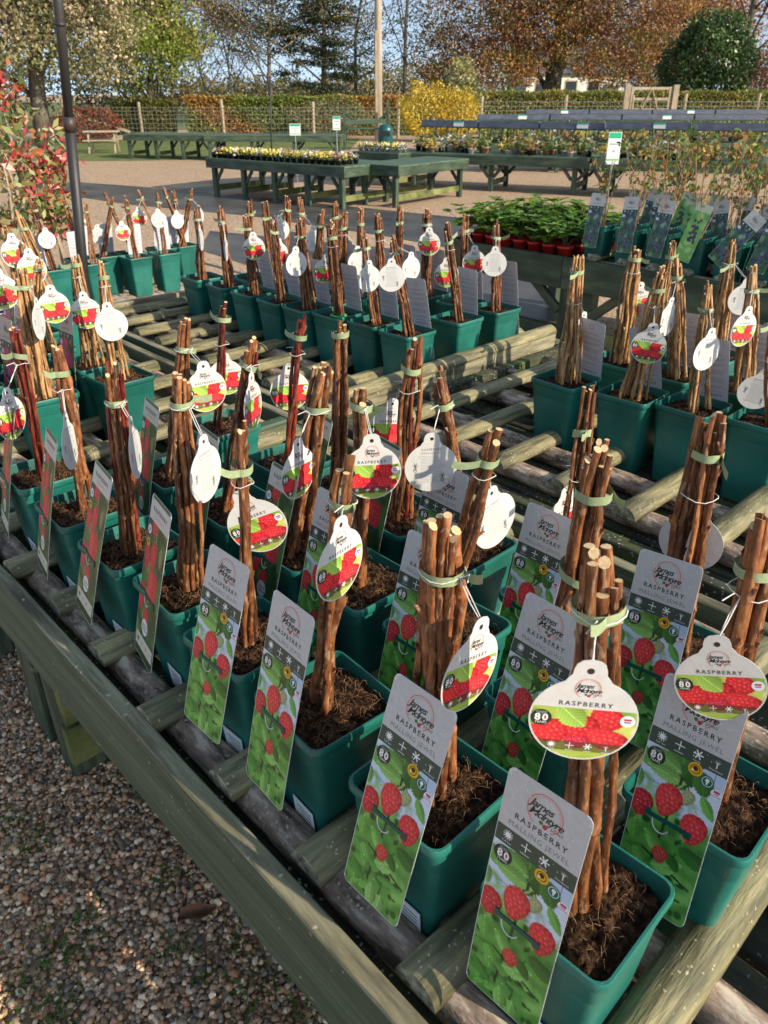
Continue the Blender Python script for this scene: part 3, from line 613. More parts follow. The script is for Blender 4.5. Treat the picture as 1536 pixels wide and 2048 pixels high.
def cane_mesh(seed, mb, sides=8, rings=16):
    r = random.Random(seed); V = []; F = []; mi = []
    nodes = []; z = r.uniform(.05, .12)
    while z < .93: nodes.append((z, r.uniform(0, 6.28))); z += r.uniform(.11, .19)
    zs = sorted(set([i / rings for i in range(rings + 1)] + [min(1, max(0, a + d)) for a, _ in nodes for d in (-.014, 0, .014)]))
    ph = [r.uniform(0, 6.3) for _ in range(4)]; am = r.uniform(.3, 1.4)
    kx = [0] + [r.uniform(-.5, .5) for _ in nodes] + [0]; ky = [0] + [r.uniform(-.5, .5) for _ in nodes] + [0]; kz = [0] + [z_ for z_, _ in nodes] + [1]
    t0 = r.uniform(1.02, 1.16)
    for zz in zs:
        w_ = math.sin(math.pi * zz)
        ox = am * math.sin(zz * 6.0 + ph[0]) * w_ + float(np.interp(zz, kz, kx)); oy = am * math.sin(zz * 5.2 + ph[2]) * w_ + float(np.interp(zz, kz, ky))
        tp = t0 - .22 * zz + .05 * math.sin(zz * 41 + ph[1])
        for k in range(sides):
            a = 2 * math.pi * k / sides; rr = tp * (1 + .05 * math.sin(k * 2.7 + zz * 23))
            for nz, na in nodes:
                if abs(zz - nz) < .002: rr += .15 + .42 * max(0, math.cos(a - na)) ** 4
                elif abs(zz - nz) < .016: rr += .05
            V.append((ox + rr * math.cos(a), oy + rr * math.sin(a), zz))
    nring = len(zs); buds = []
    for nz, na in nodes:                                  # a bud or a snapped side stub at each node
        w_ = math.sin(math.pi * nz); bx = am * math.sin(nz * 6.0 + ph[0]) * w_ + float(np.interp(nz, kz, kx)); by = am * math.sin(nz * 5.2 + ph[2]) * w_ + float(np.interp(nz, kz, ky))
        L_ = r.choice((.7, .9, .9, 1.2, 2.0)); ca, sa = math.cos(na), math.sin(na)
        buds.append([(bx + ca * 1.1 - sa * .5, by + sa * 1.1 + ca * .5, nz - .006), (bx + ca * 1.1 + sa * .5, by + sa * 1.1 - ca * .5, nz - .006), (bx + ca * 1.0, by + sa * 1.0, nz + .020), (bx + ca * (1.3 + L_ * .6), by + sa * (1.3 + L_ * .6), nz + .012 + .008 * L_)])
    for i in range(len(zs) - 1):
        for k in range(sides): F.append([i * sides + k, i * sides + (k + 1) % sides, (i + 1) * sides + (k + 1) % sides, (i + 1) * sides + k]); mi.append(0)
    b = (len(zs) - 1) * sides; tl = r.uniform(-.010, .010)
    for k in range(sides): x, y, z_ = V[b + k]; V[b + k] = (x, y, z_ + tl * math.cos(2 * math.pi * k / sides))
    F.append([b + k for k in range(sides)]); mi.append(1); F.append(list(range(sides - 1, -1, -1))); mi.append(1)
    for q in buds:
        o_ = len(V); V += q; F += [[o_, o_ + 1, o_ + 3], [o_ + 1, o_ + 2, o_ + 3], [o_ + 2, o_, o_ + 3]]; mi += [0, 0, 0]
    me = npmesh('cane', V, F, [mb, M['cut']], None, False, mi); me.polygons.foreach_set('use_smooth', [len(p.vertices) == 4 for p in me.polygons])
    return me
CANE = {k: [cane_mesh(10 * j + 3, M[k]) for j in range(9)] for k in ('cane', 'cane_red', 'cane_gold')}
CANELO = {k: [cane_mesh(10 * j + 5, M[k], 6, 7) for j in range(7)] for k in ('cane', 'cane_red', 'cane_gold')}
def tie_mesh(rb, seed, tail=True):
    """flat tape wound round the canes, with a free end"""
    r = random.Random(seed); n = 22; hw = .0062; V = []; F = []; a0 = r.uniform(0, 6.28); tlt = r.uniform(-.006, .006)
    sq = r.uniform(.82, 1.0)
    ring = [(rb * math.cos(a0 + 2 * math.pi * k / n), rb * sq * math.sin(a0 + 2 * math.pi * k / n), tlt * math.cos(2 * math.pi * k / n) + r.uniform(-.0007, .0007)) for k in range(n)]
    for x, y, z in ring: V += [(x, y, z - hw), (x, y, z + hw)]
    for k in range(n): j = (k + 1) % n; F.append([2 * k, 2 * j, 2 * j + 1, 2 * k + 1])
    if tail:
        x, y, z = ring[0]; L = r.uniform(.02, .045); d = Vector((-math.sin(a0), math.cos(a0), 0)) * -.7 + Vector((math.cos(a0), math.sin(a0), 0)) * .7; up = r.uniform(-.25, .5)
        b = len(V)
        for k in range(5):
            t = k / 4; p = Vector((x, y, z)) + d * (L * t) + Vector((0, 0, up * L * t - .004 * math.sin(t * 3)))
            V += [(p.x, p.y, p.z - hw), (p.x, p.y, p.z + hw)]
        for k in range(4): F.append([b + 2 * k, b + 2 * k + 2, b + 2 * k + 3, b + 2 * k + 1])
    me = npmesh('tie', V, F, M['tape'], None, True)
    return me
def sticker_mesh():
    b = MB(); b.box(-.0012, 0, -.026, .026, -.027, .027)
    for k in range(5): b.box(-.0015, -.0012, -.020, .016 - .004 * (k % 3), .014 - k * .008, .0155 - k * .008, 1)
    return b.mesh('sticker', [M['white'], M['clip']])
STICK = sticker_mesh()

DECK = .548
POTS = []
def add_pot(label, base, top=None, n=5, r=.0055, col='cane', h=.37, tie=None, card=None, tg=None, near=False, group=None, zdeck=DECK, yaw=None, ties=1, sticker=False, name='potted_raspberry', mixred=0.0, fib=True):
    """base: (u, v) ground plan of the pot. top: photo pixel of the cane tips. tie: pixel height of the tape."""
    p = uv(*base, zdeck); rz = TAB + (R(rnd.uniform(-3, 3)) if yaw is None else R(yaw))
    t = thing(name, label, 'potted plant', p, rz, group)
    Minv = (Matrix.Translation(p) @ Matrix.Rotation(rz, 4, 'Z')).inverted()
    ob('pot', POT, t)
    so = ob('soil', (SOIL if near else SOILLO)[rnd.randrange(3)], t, rot=(0, 0, rnd.randrange(4) * math.pi / 2))
    if near and fib:
        f = ob('coir_fibre', FIB[rnd.randrange(4)], so, rot=(0, 0, rnd.randrange(4) * math.pi / 2)); f['kind'] = 'stuff'
    b0 = p + Vector((0, 0, .232))
    if n >= 5: n = int(n * 1.35); r *= .86
    if top is not None:
        d = ray(*top); k = (b0.x * d.x + b0.y * d.y) / (d.x ** 2 + d.y ** 2)
        q = Vector((d.x * k, d.y * k, CAMZ + d.z * k))
        off = Vector((q.x - b0.x, q.y - b0.y, 0))
        if off.length > .10:
            off = off * (.10 / off.length)
        hh = min(max(q.z - b0.z, .26), .50); tp = Vector((b0.x + off.x, b0.y + off.y, b0.z + hh))
    else:
        tp = b0 + Vector((rnd.uniform(-.03, .03), rnd.uniform(-.03, .03), h + rnd.uniform(-.02, .02)))
    rb = r * (1.0 + .86 * math.sqrt(n))
    gold = 2.39996; H = tp.z - b0.z; axb = b0 - Vector((tp.x - b0.x, tp.y - b0.y, 0)) * .25
    frac = .86
    if tie is not None:
        ys = [(abs(tiepx(axb.lerp(tp, f)) - tie), f) for f in np.linspace(.5, .98, 49)]; frac = min(ys)[1]
    for i in range(n):
        a = i * gold + rnd.uniform(-.3, .3); rr = math.sqrt((i + .3) / n)
        rt = rr * rb * rnd.uniform(.80, 1.0); rbse = rr * (min(.042, .018 + .0030 * n) if col == 'cane_gold' else min(.036, rb * 1.35)) * rnd.uniform(.65, 1.3)
        hb = Vector((math.cos(a) * rbse, math.sin(a) * rbse, -.012)); ht = Vector((math.cos(a) * rt, math.sin(a) * rt, 0))
        A = axb + hb; T = axb.lerp(tp, frac) + ht                   # passes through the tie
        dr = (T - A); Lf = dr.length; L = Lf / frac * rnd.uniform(.95, 1.05) ; dr.normalize()
        Al = Minv @ A; dl = (Minv.to_3x3() @ dr)
        ck = col
        if mixred and rnd.random() < mixred: ck = 'cane_red'
        c = ob('cane', (CANE if near else CANELO)[ck][rnd.randrange(7)], t, Al, dl.to_track_quat('Z', 'Y').to_euler())
        rc = r * rnd.uniform(.70, 1.18); c.scale = (rc, rc, L)
    for kk in range(ties):
        fr = frac - kk * .30
        tc = Minv @ axb.lerp(tp, fr)
        ax = (Minv.to_3x3() @ (tp - axb)).normalized()
        rbt = rb * (.92 + .1 * kk) + r * 1.0
        ob('tie', tie_mesh(rbt, rnd.randrange(9999)), t, tc, ax.to_track_quat('Z', 'Y').to_euler())
    if card:
        kind, side, s_off, tilt, roll = card[:5]; cyaw = card[5] if len(card) > 5 else 0
        lod = 'hi' if near and (kind + 'hi') in PR else 'lo'
        th = {'f': -90, 'b': 90, 'u': 180, 'd': 0}[side]
        dist = PW / 2 + .0035
        loc = {'f': (-dist, s_off, PH - .004), 'b': (dist, s_off, PH - .004), 'u': (s_off, dist, PH - .004), 'd': (s_off, -dist, PH - .004)}[side]
        cd = ob('card', PR['card'], t, loc, (R(-tilt), R(roll), R(th + cyaw)))
        ob('print', PR[kind + lod], cd); ob('header', PR[kind + 'head'], cd)
        if kind + 'ink' in PR: tag(ob('lettering', PR[kind + 'ink'], cd), kind='stuff')
        ob('reverse', PR['back'], cd)
        if side in 'bu': tag(ob('reverse_print', PR['backink'], cd), kind='stuff')
        ob('clip', PR['clip'], cd)
    if tg:
        kind, px, py, yw, rl = tg[:5]; beh = len(tg) > 5
        dxy = math.hypot(b0.x, b0.y); q0 = atd(px, py, dxy + (.045 if beh else -.05))
        cdir = Vector((-q0.x, -q0.y)).normalized(); psi = math.atan2(cdir.x, -cdir.y) + R(yw)
        # keep the tag just in front of the canes
        ql = Minv @ q0
        to = ob('hanging_tag', PR['tag'], t, ql, (0, R(rl), psi - rz))
        pz = (0, 0, -TR)
        if kind == 'front':
            ob('print', PR['taghi' if near else 'taglo'], to, pz); tag(ob('lettering', PR['tagink'], to, pz), kind='stuff')
        else:
            tag(ob('lettering', PR['tagback'], to, pz), kind='stuff')
        # string from the eyelet to the canes
        Rm = Euler((0, R(rl), psi - rz)).to_matrix(); eye = ql + Rm @ Vector((0, 0, .0625))
        wz = min(max(eye.z + .045, axb.z - p.z + .5 * H), (axb.lerp(tp, frac)).z - p.z)
        fz = (wz + p.z - axb.z) / H; cc = Minv @ axb.lerp(tp, fz); toC = (cc - eye); toC.z = 0; toC = toC.normalized() if toC.length > 1e-4 else Vector((1, 0, 0))
        hit = cc - toC * (rb * 1.15)
        sb = MB(); sb.tube([eye, eye.lerp(hit, .5) + Vector((0, 0, -.004)), hit], .0008, 4); sb.tube([eye + Vector((.002, 0, 0)), eye.lerp(hit, .5) + Vector((.003, .002, .002)), hit + Vector((.003, 0, 0))], .0007, 4)
        sb.tube([cc + Vector((math.cos(a) * rb * 1.2, math.sin(a) * rb * 1.2, .002 * math.sin(3 * a))) for a in np.linspace(0, 6.28, 14)], .0008, 4)
        sb.tube([hit, hit - toC * .012 + Vector((.006, .004, .006)), hit - toC * .022 + Vector((-.004, .008, .003))], .0008, 4)
        sb.build('string', M['string'], to).matrix_local = (Matrix.Translation(ql) @ Euler((0, R(rl), psi - rz)).to_matrix().to_4x4()).inverted()
    if sticker:
        ob('sticker', STICK, t, (-.0675, -.022, .062), (0, R(-4.5), 0))
    POTS.append((base, t)); return t
def tiepx(P):
    q = P - Vector((0, 0, CAMZ)); return 1024 - FPX * q.dot(UP) / q.dot(FW)

# ------------------------------------------------------------------ ground
def sheet(name, P, z, m, kind='structure'):
    V = [(p[0], p[1], z) for p in P]
    o = ob(name, npmesh(name, V, [list(range(len(V)))], m)); o['kind'] = kind; return o
sheet('ground', [(-400, -60), (400, -60), (400, 700), (-400, 700)], 0, M['gravel_far'])
def px(*pts): return [at(x, y) for x, y in pts]
sheet('paved_path', px((60, 362), (165, 365), (300, 375), (415, 385), (768, 420), (960, 440), (1180, 462), (1250, 500), (1000, 515), (768, 472), (500, 432), (265, 410), (170, 396), (60, 392)), .004, M['path'])
sheet('paved_path', px((415, 384), (300, 374), (440, 358), (640, 348), (800, 343), (800, 352), (620, 362)), .004, M['path'])
sheet('paved_path', px((420, 462), (860, 505), (1110, 560), (1125, 640), (900, 660), (400, 500)), .004, M['path'])
sheet('lawn', px((-60, 322), (260, 322), (420, 318), (560, 306), (700, 300), (720, 277), (-60, 277)), .004, M['lawn'])
sheet('lawn', [(-60, 42), (60, 42), (90, 160), (-90, 160)], .005, M['lawn'])

# loose gravel in front of the table: real stones
def stones(name, region, n, smin, smax):
    phi = (1 + 5 ** .5) / 2
    I = np.array([(-1, phi, 0), (1, phi, 0), (-1, -phi, 0), (1, -phi, 0), (0, -1, phi), (0, 1, phi), (0, -1, -phi), (0, 1, -phi), (phi, 0, -1), (phi, 0, 1), (-phi, 0, -1), (-phi, 0, 1)], dtype=np.float32); I /= np.linalg.norm(I[0])
    Fi = np.array([(0, 11, 5), (0, 5, 1), (0, 1, 7), (0, 7, 10), (0, 10, 11), (1, 5, 9), (5, 11, 4), (11, 10, 2), (10, 7, 6), (7, 1, 8), (3, 9, 4), (3, 4, 2), (3, 2, 6), (3, 6, 8), (3, 8, 9), (4, 9, 5), (2, 4, 11), (6, 2, 10), (8, 6, 7), (9, 8, 1)])
    x0, x1, y0, y1 = region; c = np.stack([rng.uniform(x0, x1, n * 4), rng.uniform(y0, y1, n * 4)], 1)
    c = c[(c[:, 0] * UV_V.x + c[:, 1] * UV_V.y < .75) & (c[:, 0] > -.62 * c[:, 1] - .45)][:n]; n = len(c)
    s = smin + (smax - smin) * rng.beta(1.6, 3.2, n)
    ab = np.stack([rng.uniform(.8, 1.3, n), rng.uniform(.6, 1.0, n), rng.uniform(.45, .8, n)], 1) * s[:, None] / 2
    a = rng.uniform(0, 6.28, n); tl = rng.normal(0, .35, n)
    V = np.repeat(I[None], n, 0) * rng.uniform(.80, 1.16, (n, 12, 1)) * ab[:, None, :]
    ct, st = np.cos(tl)[:, None], np.sin(tl)[:, None]; V = np.stack([V[..., 0] * ct - V[..., 2] * st, V[..., 1], V[..., 0] * st + V[..., 2] * ct], -1)
    ca, sa = np.cos(a)[:, None], np.sin(a)[:, None]; V = np.stack([V[..., 0] * ca - V[..., 1] * sa, V[..., 0] * sa + V[..., 1] * ca, V[..., 2]], -1)
    z = rng.uniform(.001, .010, n) + ab[:, 2] * .4
    V[..., 0] += c[:, :1]; V[..., 1] += c[:, 1:]; V[..., 2] += z[:, None]
    pal = [(.34, .25, .18), (.26, .19, .14), (.44, .33, .25), (.56, .47, .39), (.19, .165, .15), (.38, .21, .14), (.32, .29, .26), (.64, .57, .48), (.23, .165, .12), (.46, .30, .19), (.12, .115, .11)]
    col = np.repeat(pick(pal, n, var=.3) * np.array([1.36, 1.19, .98], dtype=np.float32), 12, 0)
    F = (Fi[None] + 12 * np.arange(n)[:, None, None]).reshape(-1, 3)
    o = ob(name, npmesh(name, V.reshape(-1, 3), F, M['stone'], col)); o['kind'] = 'stuff'
    tag(o, 'loose brown and grey gravel stones lying beside the table', 'gravel'); return o
stones('gravel', (-1.75, .42, .10, 2.6), 36000, .010, .025)
# moss and weed tufts in the gravel
wp = []; wc = []
for (cx, cy, n, r_) in ((60, 1690, 90, .05), (150, 1880, 160, .06), (30, 1960, 120, .07), (330, 1760, 40, .03), (110, 2020, 120, .05), (350, 1900, 60, .05), (520, 1990, 120, .06), (300, 1570, 50, .05), (230, 1480, 40, .05), (420, 1950, 40, .03), (480, 1880, 30, .03), (20, 1640, 60, .04), (600, 2040, 60, .04)):
    c = at(cx, cy, .012)
    for k in range(n): wp.append((c.x + rng.normal(0, r_ * .6), c.y + rng.normal(0, r_ * .6), .010 + rng.uniform(0, .010))); wc.append((.07 + rng.uniform(-.02, .05), .13 + rng.uniform(-.04, .06), .025))
tag(leafcloud('moss_tufts', wp, .011, wc, M['leaf'], flat=1.5, aspect=.7, kind='stuff'), 'small green moss and weed tufts growing in the gravel', 'weeds')
def dry_leaf(pxy, L, rz, label):
    c = at(*pxy, .02); n = 8; V = []; F = []
    for i in range(n + 1):
        t = i / n; hw = L * .24 * math.sin(math.pi * min(1, t * 1.02 + .01)) ** .8
        for j in (-1, -.5, 0, .5, 1): V.append((L * (t - .5), hw * j * (1 + .12 * math.sin(9 * t * j)), .012 * abs(j) + .008 * math.sin(t * 5)))
    for i in range(n):
        for j in range(4): a = i * 5 + j; F.append([a, a + 5, a + 6, a + 1])
    o = ob('dead_leaf', npmesh('dead_leaf', V, F, M['brown'], None, True), None, c, (0, 0, rz)); tag(o, label, 'leaf'); return o
dry_leaf((395, 1830), .085, R(25), 'large curled brown dead leaf lying on the gravel')

# ------------------------------------------------------------------ slatted display tables
ZT = .622
def seg(name, me, parent, a, b):
    """lay a mesh built along +x from plan point a=(v,u,z) towards b"""
    d = Vector(b) - Vector(a); return ob(name, me, parent, a, (0, math.atan2(-d.z, math.hypot(d.x, d.y)), math.atan2(d.y, d.x)))
def along(name, sec, a, b, mats, parent, nseg=8, jit=.0012, capm=0, smooth=False, topm=None):
    L = (Vector(b) - Vector(a)).length
    if topm:
        me = prism(sec, L, nseg, jit, [mats, topm], name, capm, rnd.randrange(9999), smooth)
        for p in me.polygons:
            if len(p.vertices) == 4 and p.normal.z > .6: p.material_index = 1
        return seg(name, me, parent, a, b)
    return seg(name, prism(sec, L, nseg, jit, mats, name, capm, rnd.randrange(9999), smooth), parent, a, b)
SLATME = {}
def slat_mesh(L, k):
    key = (round(L, 3), k)
    if key not in SLATME: SLATME[key] = prism(half(.036, .034), L, 10, .0012, [M['slat'], M['slat_end']], 'slat', 1, k * 7 + 1, True)
    return SLATME[key]
def slat_table(label, v0, v1, u0, u1, rails, slats, sv0, sv1, apron='apron', legs=(), board_w=.118, front_h=.19, name='slatted_display_table', ends=True, back='apron', endm=None, slat_var=.0):
    t = thing(name, label, 'display table', (0, 0, 0), TAB)
    # local x = across (v), local y = along (u)
    for vv, m in ((v0 + .016, apron), (v1 - .016, back)):
        along('apron', rect(.032, front_h), (vv, u0, ZT - front_h / 2), (vv, u1, ZT - front_h / 2), M[m], t, 14, topm=M['beam'] if m == 'apron' else None)
    if ends:
        em = M[endm or apron]; eh = .15 if endm else front_h * .8; et = ZT + (.032 if endm else -.006)
        for uu in (u0 + .025, u1 - .025): along('end_board', rect(.044, eh), (v0 + .034, uu, et - eh / 2), (v1 - .034, uu, et - eh / 2), em, t, 8)
    x = v0 + .05
    while x + board_w < v1 - .03:
        along('deck_board', rect(board_w, .024), (x + board_w / 2, u0 + .04, DECK - .0135), (x + board_w / 2, u1 - .04, DECK - .0135), M['deck'], t, 6); x += board_w + .016
    for k, rv in enumerate(rails):
        along('log_rail', [(y * rnd.uniform(.95, 1.05), z * rnd.uniform(.94, 1.05)) for y, z in circ(.031, 14)], (rv, u0 + .042, DECK + .030), (rv, u1 - .042, DECK + .030), M['rail'], t, 16, .0022, 0, True)
    for k, su in enumerate(slats):
        L = sv1 - sv0 - rnd.uniform(0, .05); o = ob('slat', slat_mesh(round(L, 1), k % 4), t, (sv0 + rnd.uniform(-.012, .012), su + rnd.uniform(-.006, .006), DECK + (.106 if endm and k == 0 else .057)), (0, 0, R(rnd.uniform(-1.0, 1.0))))
        if su < 1.9 and sv0 < 1:                       # nails that hold the near slats
            pass
    for (lv, lu) in legs:
        along('leg', rect(.09, .09, .006), (lv, lu, 0.0), (lv, lu, DECK - .028), M['green'], t, 5)
    return t
def fix_leg(t):
    pass
U0 = .163
T1 = slat_table('long green planked display table with mossy log rails, full of raspberry pots in three rows', .362, 1.485, -.62, 1.975,
    (.455, .690, .920, 1.175, 1.385), [U0 + .2215 * k for k in range(-3, 9)], .405, 1.41, legs=((.445, 1.655), (.44, -.5), (1.40, 1.655), (1.40, -.5)))
# trestle end of the near table, seen under the apron
along('leg', rect(.10, .045, .004), (.425, 1.83, 0), (.425, 1.83, .50), M['green'], T1, 5)
along('brace', rect(.035, .12, .004), (.395, 1.592, .14), (1.35, 1.592, .14), M['moss'], T1, 6)
along('brace', rect(.035, .11, .004), (.40, 1.590, .27), (1.35, 1.590, .27), M['moss'], T1, 6)
T2 = slat_table('display table of half-round slats beside the mossy walkway board, raspberry cards turned away', 1.535, 2.92, -.50, 1.915,
    (1.765, 1.935, 2.24, 2.47, 2.70), [.205 + .2215 * k for k in range(-2, 8)], 1.695, 2.86, apron='deck', legs=((1.62, 1.2), (1.62, -.3), (2.84, 1.2), (2.84, -.3)))
T3 = slat_table('display table with thick grey end beam under a long row of raspberry canes', 1.535, 2.92, 1.945, 3.86,
    (1.765, 1.925, 2.16, 2.29, 2.47, 2.70), [1.972 + .2015 * k for k in range(0, 10)], 1.60, 2.90, endm='beam', legs=((1.62, 2.2), (1.62, 3.6), (2.84, 2.2), (2.84, 3.6)))
T4 = slat_table('display table holding golden raspberry canes and pink-berried cards, next to the metal pole', .362, 1.485, 2.02, 3.55,
    (.455, .66, .90, 1.13, 1.385), [2.215 + .2215 * k for k in range(0, 6)], .405, 1.41, legs=((.44, 2.3), (.44, 3.3), (1.40, 2.3), (1.40, 3.3)))
# far aligned table: strawberries at one end, blueberries at the other
VT6 = 4.40
def strawberry_table():
    t = thing('green_trestle_table', 'long dark green trestle table carrying strawberries and blueberries', 'table', (0, 0, 0), TAB)
    for a, b in ((4.02, 2.98), (2.975, 1.0)):
        along('apron', rect(.04, .20), (VT6 + .02, b, .56), (VT6 + .02, a, .56), M['fgreen'], t, 4)
    along('apron', rect(.04, .20), (VT6 + 1.3, 1.0, .56), (VT6 + 1.3, 4.02, .56), M['fgreen'], t, 4)
    along('end_board', rect(.04, .20), (VT6 + .042, 4.0, .558), (VT6 + 1.278, 4.0, .558), M['fgreen'], t, 3)
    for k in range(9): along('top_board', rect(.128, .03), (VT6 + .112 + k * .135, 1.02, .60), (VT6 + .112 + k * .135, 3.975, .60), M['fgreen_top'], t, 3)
    for lu in (2.96, 2.80, 1.3, 3.85):
        for lv in (VT6 + .09, VT6 + 1.22): along('leg', rect(.09, .09, .005), (lv, lu, 0), (lv, lu, .583), M['fgreen'], t, 3)
    for lu, s in ((2.96, 1), (2.80, -1)):
        along('brace', rect(.04, .06, .004), (VT6 + .055, lu + s * .05, .30), (VT6 + .055, lu + s * .26, .47), M['fgreen'], t, 2)
    along('stretcher', rect(.04, .09, .004), (VT6 + .09, 2.75, .16), (VT6 + .09, 2.3, .16), M['moss'], t, 2)
    along('stretcher', rect(.05, .10, .004), (VT6 + .15, 3.01, .12), (VT6 + .15, 3.80, .12), M['fgreen'], t, 2)
    for rv in (VT6 + .10, VT6 + .42, VT6 + .74): along('log_rail', circ(.022, 8), (rv, 1.02, .637), (rv, 2.93, .637), M['slat'], t, 5, .001, 0, True)
    for k in range(9): ob('slat', slat_mesh(.8, k % 4), t, (VT6 + .04, 1.10 + .212 * k, .659))
    return t
strawberry_table()
# wire rack table behind the pole
RZ = .40
def rack():
    t = thing('wire_rack_table', 'low galvanised wire rack table with sunlit raspberry pots', 'display table', (0, 0, 0), TAB)
    va, vb, ua, ub = .95, 2.95, 3.96, 5.2
    for uu in (ua, ub): along('rail', circ(.009, 8), (va, uu, RZ + .13), (vb, uu, RZ + .13), M['wire'], t, 2, 0, 0, True); along('rail', circ(.009, 8), (va, uu, RZ), (vb, uu, RZ), M['wire'], t, 2, 0, 0, True)
    for vv in (va, vb): along('rail', circ(.009, 8), (vv, ua, RZ + .13), (vv, ub, RZ + .13), M['wire'], t, 2, 0, 0, True); along('rail', circ(.009, 8), (vv, ua, RZ), (vv, ub, RZ), M['wire'], t, 2, 0, 0, True)
    for k in range(9): vv = va + (vb - va) * k / 8; along('upright', circ(.005, 6), (vv, ua, 0 if k % 4 == 0 else RZ), (vv, ua, RZ + .13), M['wire'], t, 1)
    for k in range(0, 9, 4): vv = va + (vb - va) * k / 8; along('upright', circ(.005, 6), (vv, ub, 0), (vv, ub, RZ + .13), M['wire'], t, 1)
    b = MB()
    for k in range(26): vv = va + (vb - va) * (k + .5) / 26; b.bar((vv, ua, RZ), (vv, ub, RZ), .004, .004)
    for k in range(14): uu = ua + (ub - ua) * (k + .5) / 14; b.bar((va, uu, RZ + .004), (vb, uu, RZ + .004), .004, .004)
    b.build('mesh_shelf', M['wire'], t)
    return t
rack()
# metal pole standing by the tables
def metal_pole():
    a = atd(172, 600, 3.62); bt = atd(112, -40, 3.50); g = a + (a - bt) * ((a.z) / (bt.z - a.z))
    t = thing('metal_pole', 'thin dark rusty metal pole leaning beside the golden canes', 'pole', (g.x, g.y, 0))
    g = Vector((g.x, g.y, 0)); d = (bt - g); b = MB()
    b.tube([Vector((0, 0, 0)), d * .5, d * .76], .0205, 14); b.build('shaft', M['polem'], t, True)
    b = MB(); b.tube([d * .76, d * 1.15], .0175, 14); b.build('upper_shaft', M['polem'], t, True)
    b = MB(); b.tube([d * .752, d * .778], .0232, 14); b.build('collar', M['polem'], t, True)
    b = MB(); b.tube([d * .93, d * .935], .021, 14); b.build('clamp', M['polem'], t, True)
metal_pole()

# ------------------------------------------------------------------ raspberry pots, near table
G1 = 'potted raspberries on the near table'
N = dict(near=True, group=G1)
J = lambda s=0, t=14, r=0: ('jewel', 'f', s, t, r)
Lg = lambda s=0, t=14, r=0, y=-9: ('long', 'f', s, t, r, y)
add_pot('raspberry pot on the outer rail with a large sunlit round tag over thick canes', (.262, .552), (1200, 1140), 7, .0072, tie=1218, card=J(.022, 7, 0), tg=('front', 1166, 1440, 12, 0), sticker=True, yaw=2, **N)
add_pot('raspberry pot whose stout canes carry a half-shaded oval tag, second along the outer rail', (.485, .545), (888, 1050), 8, .0072, tie=1140, card=J(-.006, 15, 1), tg=('front', 940, 1345, 53, 14), sticker=True, yaw=1, **N)
add_pot('raspberry pot with only three tall straight canes and a tag high above its card', (.705, .545), (692, 935), 3, .0066, tie=1000, card=J(.015, 13, -1), tg=('front', 680, 1130, 52, 4), sticker=True, yaw=-3, **N)
add_pot('raspberry pot with four slim leaning canes crossing a tilted round tag', (.915, .548), (482, 862), 4, .0052, tie=935, card=J(-.012, 14, 2), tg=('front', 515, 1052, -12, -22, 1), sticker=True, yaw=3, **N)
add_pot('raspberry pot with tight brown bundle, bright white instruction tag, red-fruited card', (1.125, .562), (362, 772), 8, .0055, tie=805, card=Lg(0, 13, 0), tg=('back', 412, 948, 57, 4), sticker=True, yaw=-2, **N)
add_pot('raspberry pot with a crimson cane among brown ones and a tag seen edge-on', (1.330, .548), (225, 745), 8, .0052, tie=803, card=Lg(.01, 15, 2), tg=('back', 271, 905, 76, 2), sticker=True, mixred=.35, yaw=1, **N)
add_pot('raspberry pot with four forked canes and woodchip compost, next to last on the outer rail', (1.555, .548), (112, 708), 4, .0056, tie=745, card=Lg(.005, 13, 0), tg=('back', 140, 892, 70, 8), sticker=True, yaw=-1, **N)
add_pot('raspberry pot of dark red twigs at the far end of the outer rail', (1.790, .552), (32, 672), 5, .0050, 'cane_red', tie=713, card=Lg(.005, 13, 0), tg=('front', 22, 836, 50, 6), sticker=True, mixred=.3, **N)
add_pot('raspberry pot with a big round tag lying over its own grey-headed card', (.228, .800), (1527, 1052), 7, .0066, tie=1135, card=J(.012, 12, -3), tg=('front', 1440, 1372, 8, -14), yaw=2, **N)
add_pot('raspberry pot with a thick bundle bound by two green tapes, no tag', (.470, .805), (1200, 916), 10, .0064, tie=985, ties=2, card=J(.0, 13, 0), yaw=-2, **N)
add_pot('raspberry pot with three splayed canes and an upright white tag behind them', (.705, .812), (990, 872), 3, .0062, tie=915, card=J(.01, 13, 0), tg=('back', 990, 1042, 50, -14, 1), yaw=2, **N)
add_pot('raspberry pot with heaped dark compost below a sunlit round tag', (.915, .800), (722, 793), 4, .0060, tie=808, card=J(.02, 13, 0), tg=('front', 744, 945, 6, 0), yaw=0, **N)
add_pot('raspberry pot with thick canes, shaded tag overlapping its red-fruited card', (1.092, .796), (647, 745), 8, .0062, tie=820, card=Lg(.0, 15, -2), tg=('front', 597, 947, 50, 3), yaw=2, **N)
add_pot('raspberry pot of reddish canes with an edge-on tag and flying tape end', (1.330, .795), (504, 692), 6, .0058, tie=727, card=Lg(.02, 13, 0), tg=('front', 506, 812, 68, 4), mixred=.5, **N)
add_pot('raspberry pot of pale brown canes with a fruit-printed round tag beside them', (1.575, .795), (370, 645), 8, .0050, tie=698, card=Lg(.01, 12, 0), tg=('front', 412, 782, 20, 0), **N)
add_pot('raspberry pot with stout canes in front of a large pale white tag', (.415, 1.040), (1425, 852), 9, .0066, tie=906, card=J(.0, 13, -4), tg=('back', 1381, 1085, -8, 4, 1), yaw=3, **N)
add_pot('raspberry pot with thin twisted canes and a dangling tag seen from the side', (.625, 1.030), (1175, 792), 5, .0048, tie=868, card=J(.012, 12, 0), tg=('front', 1130, 1040, 48, -4, 1), **N)
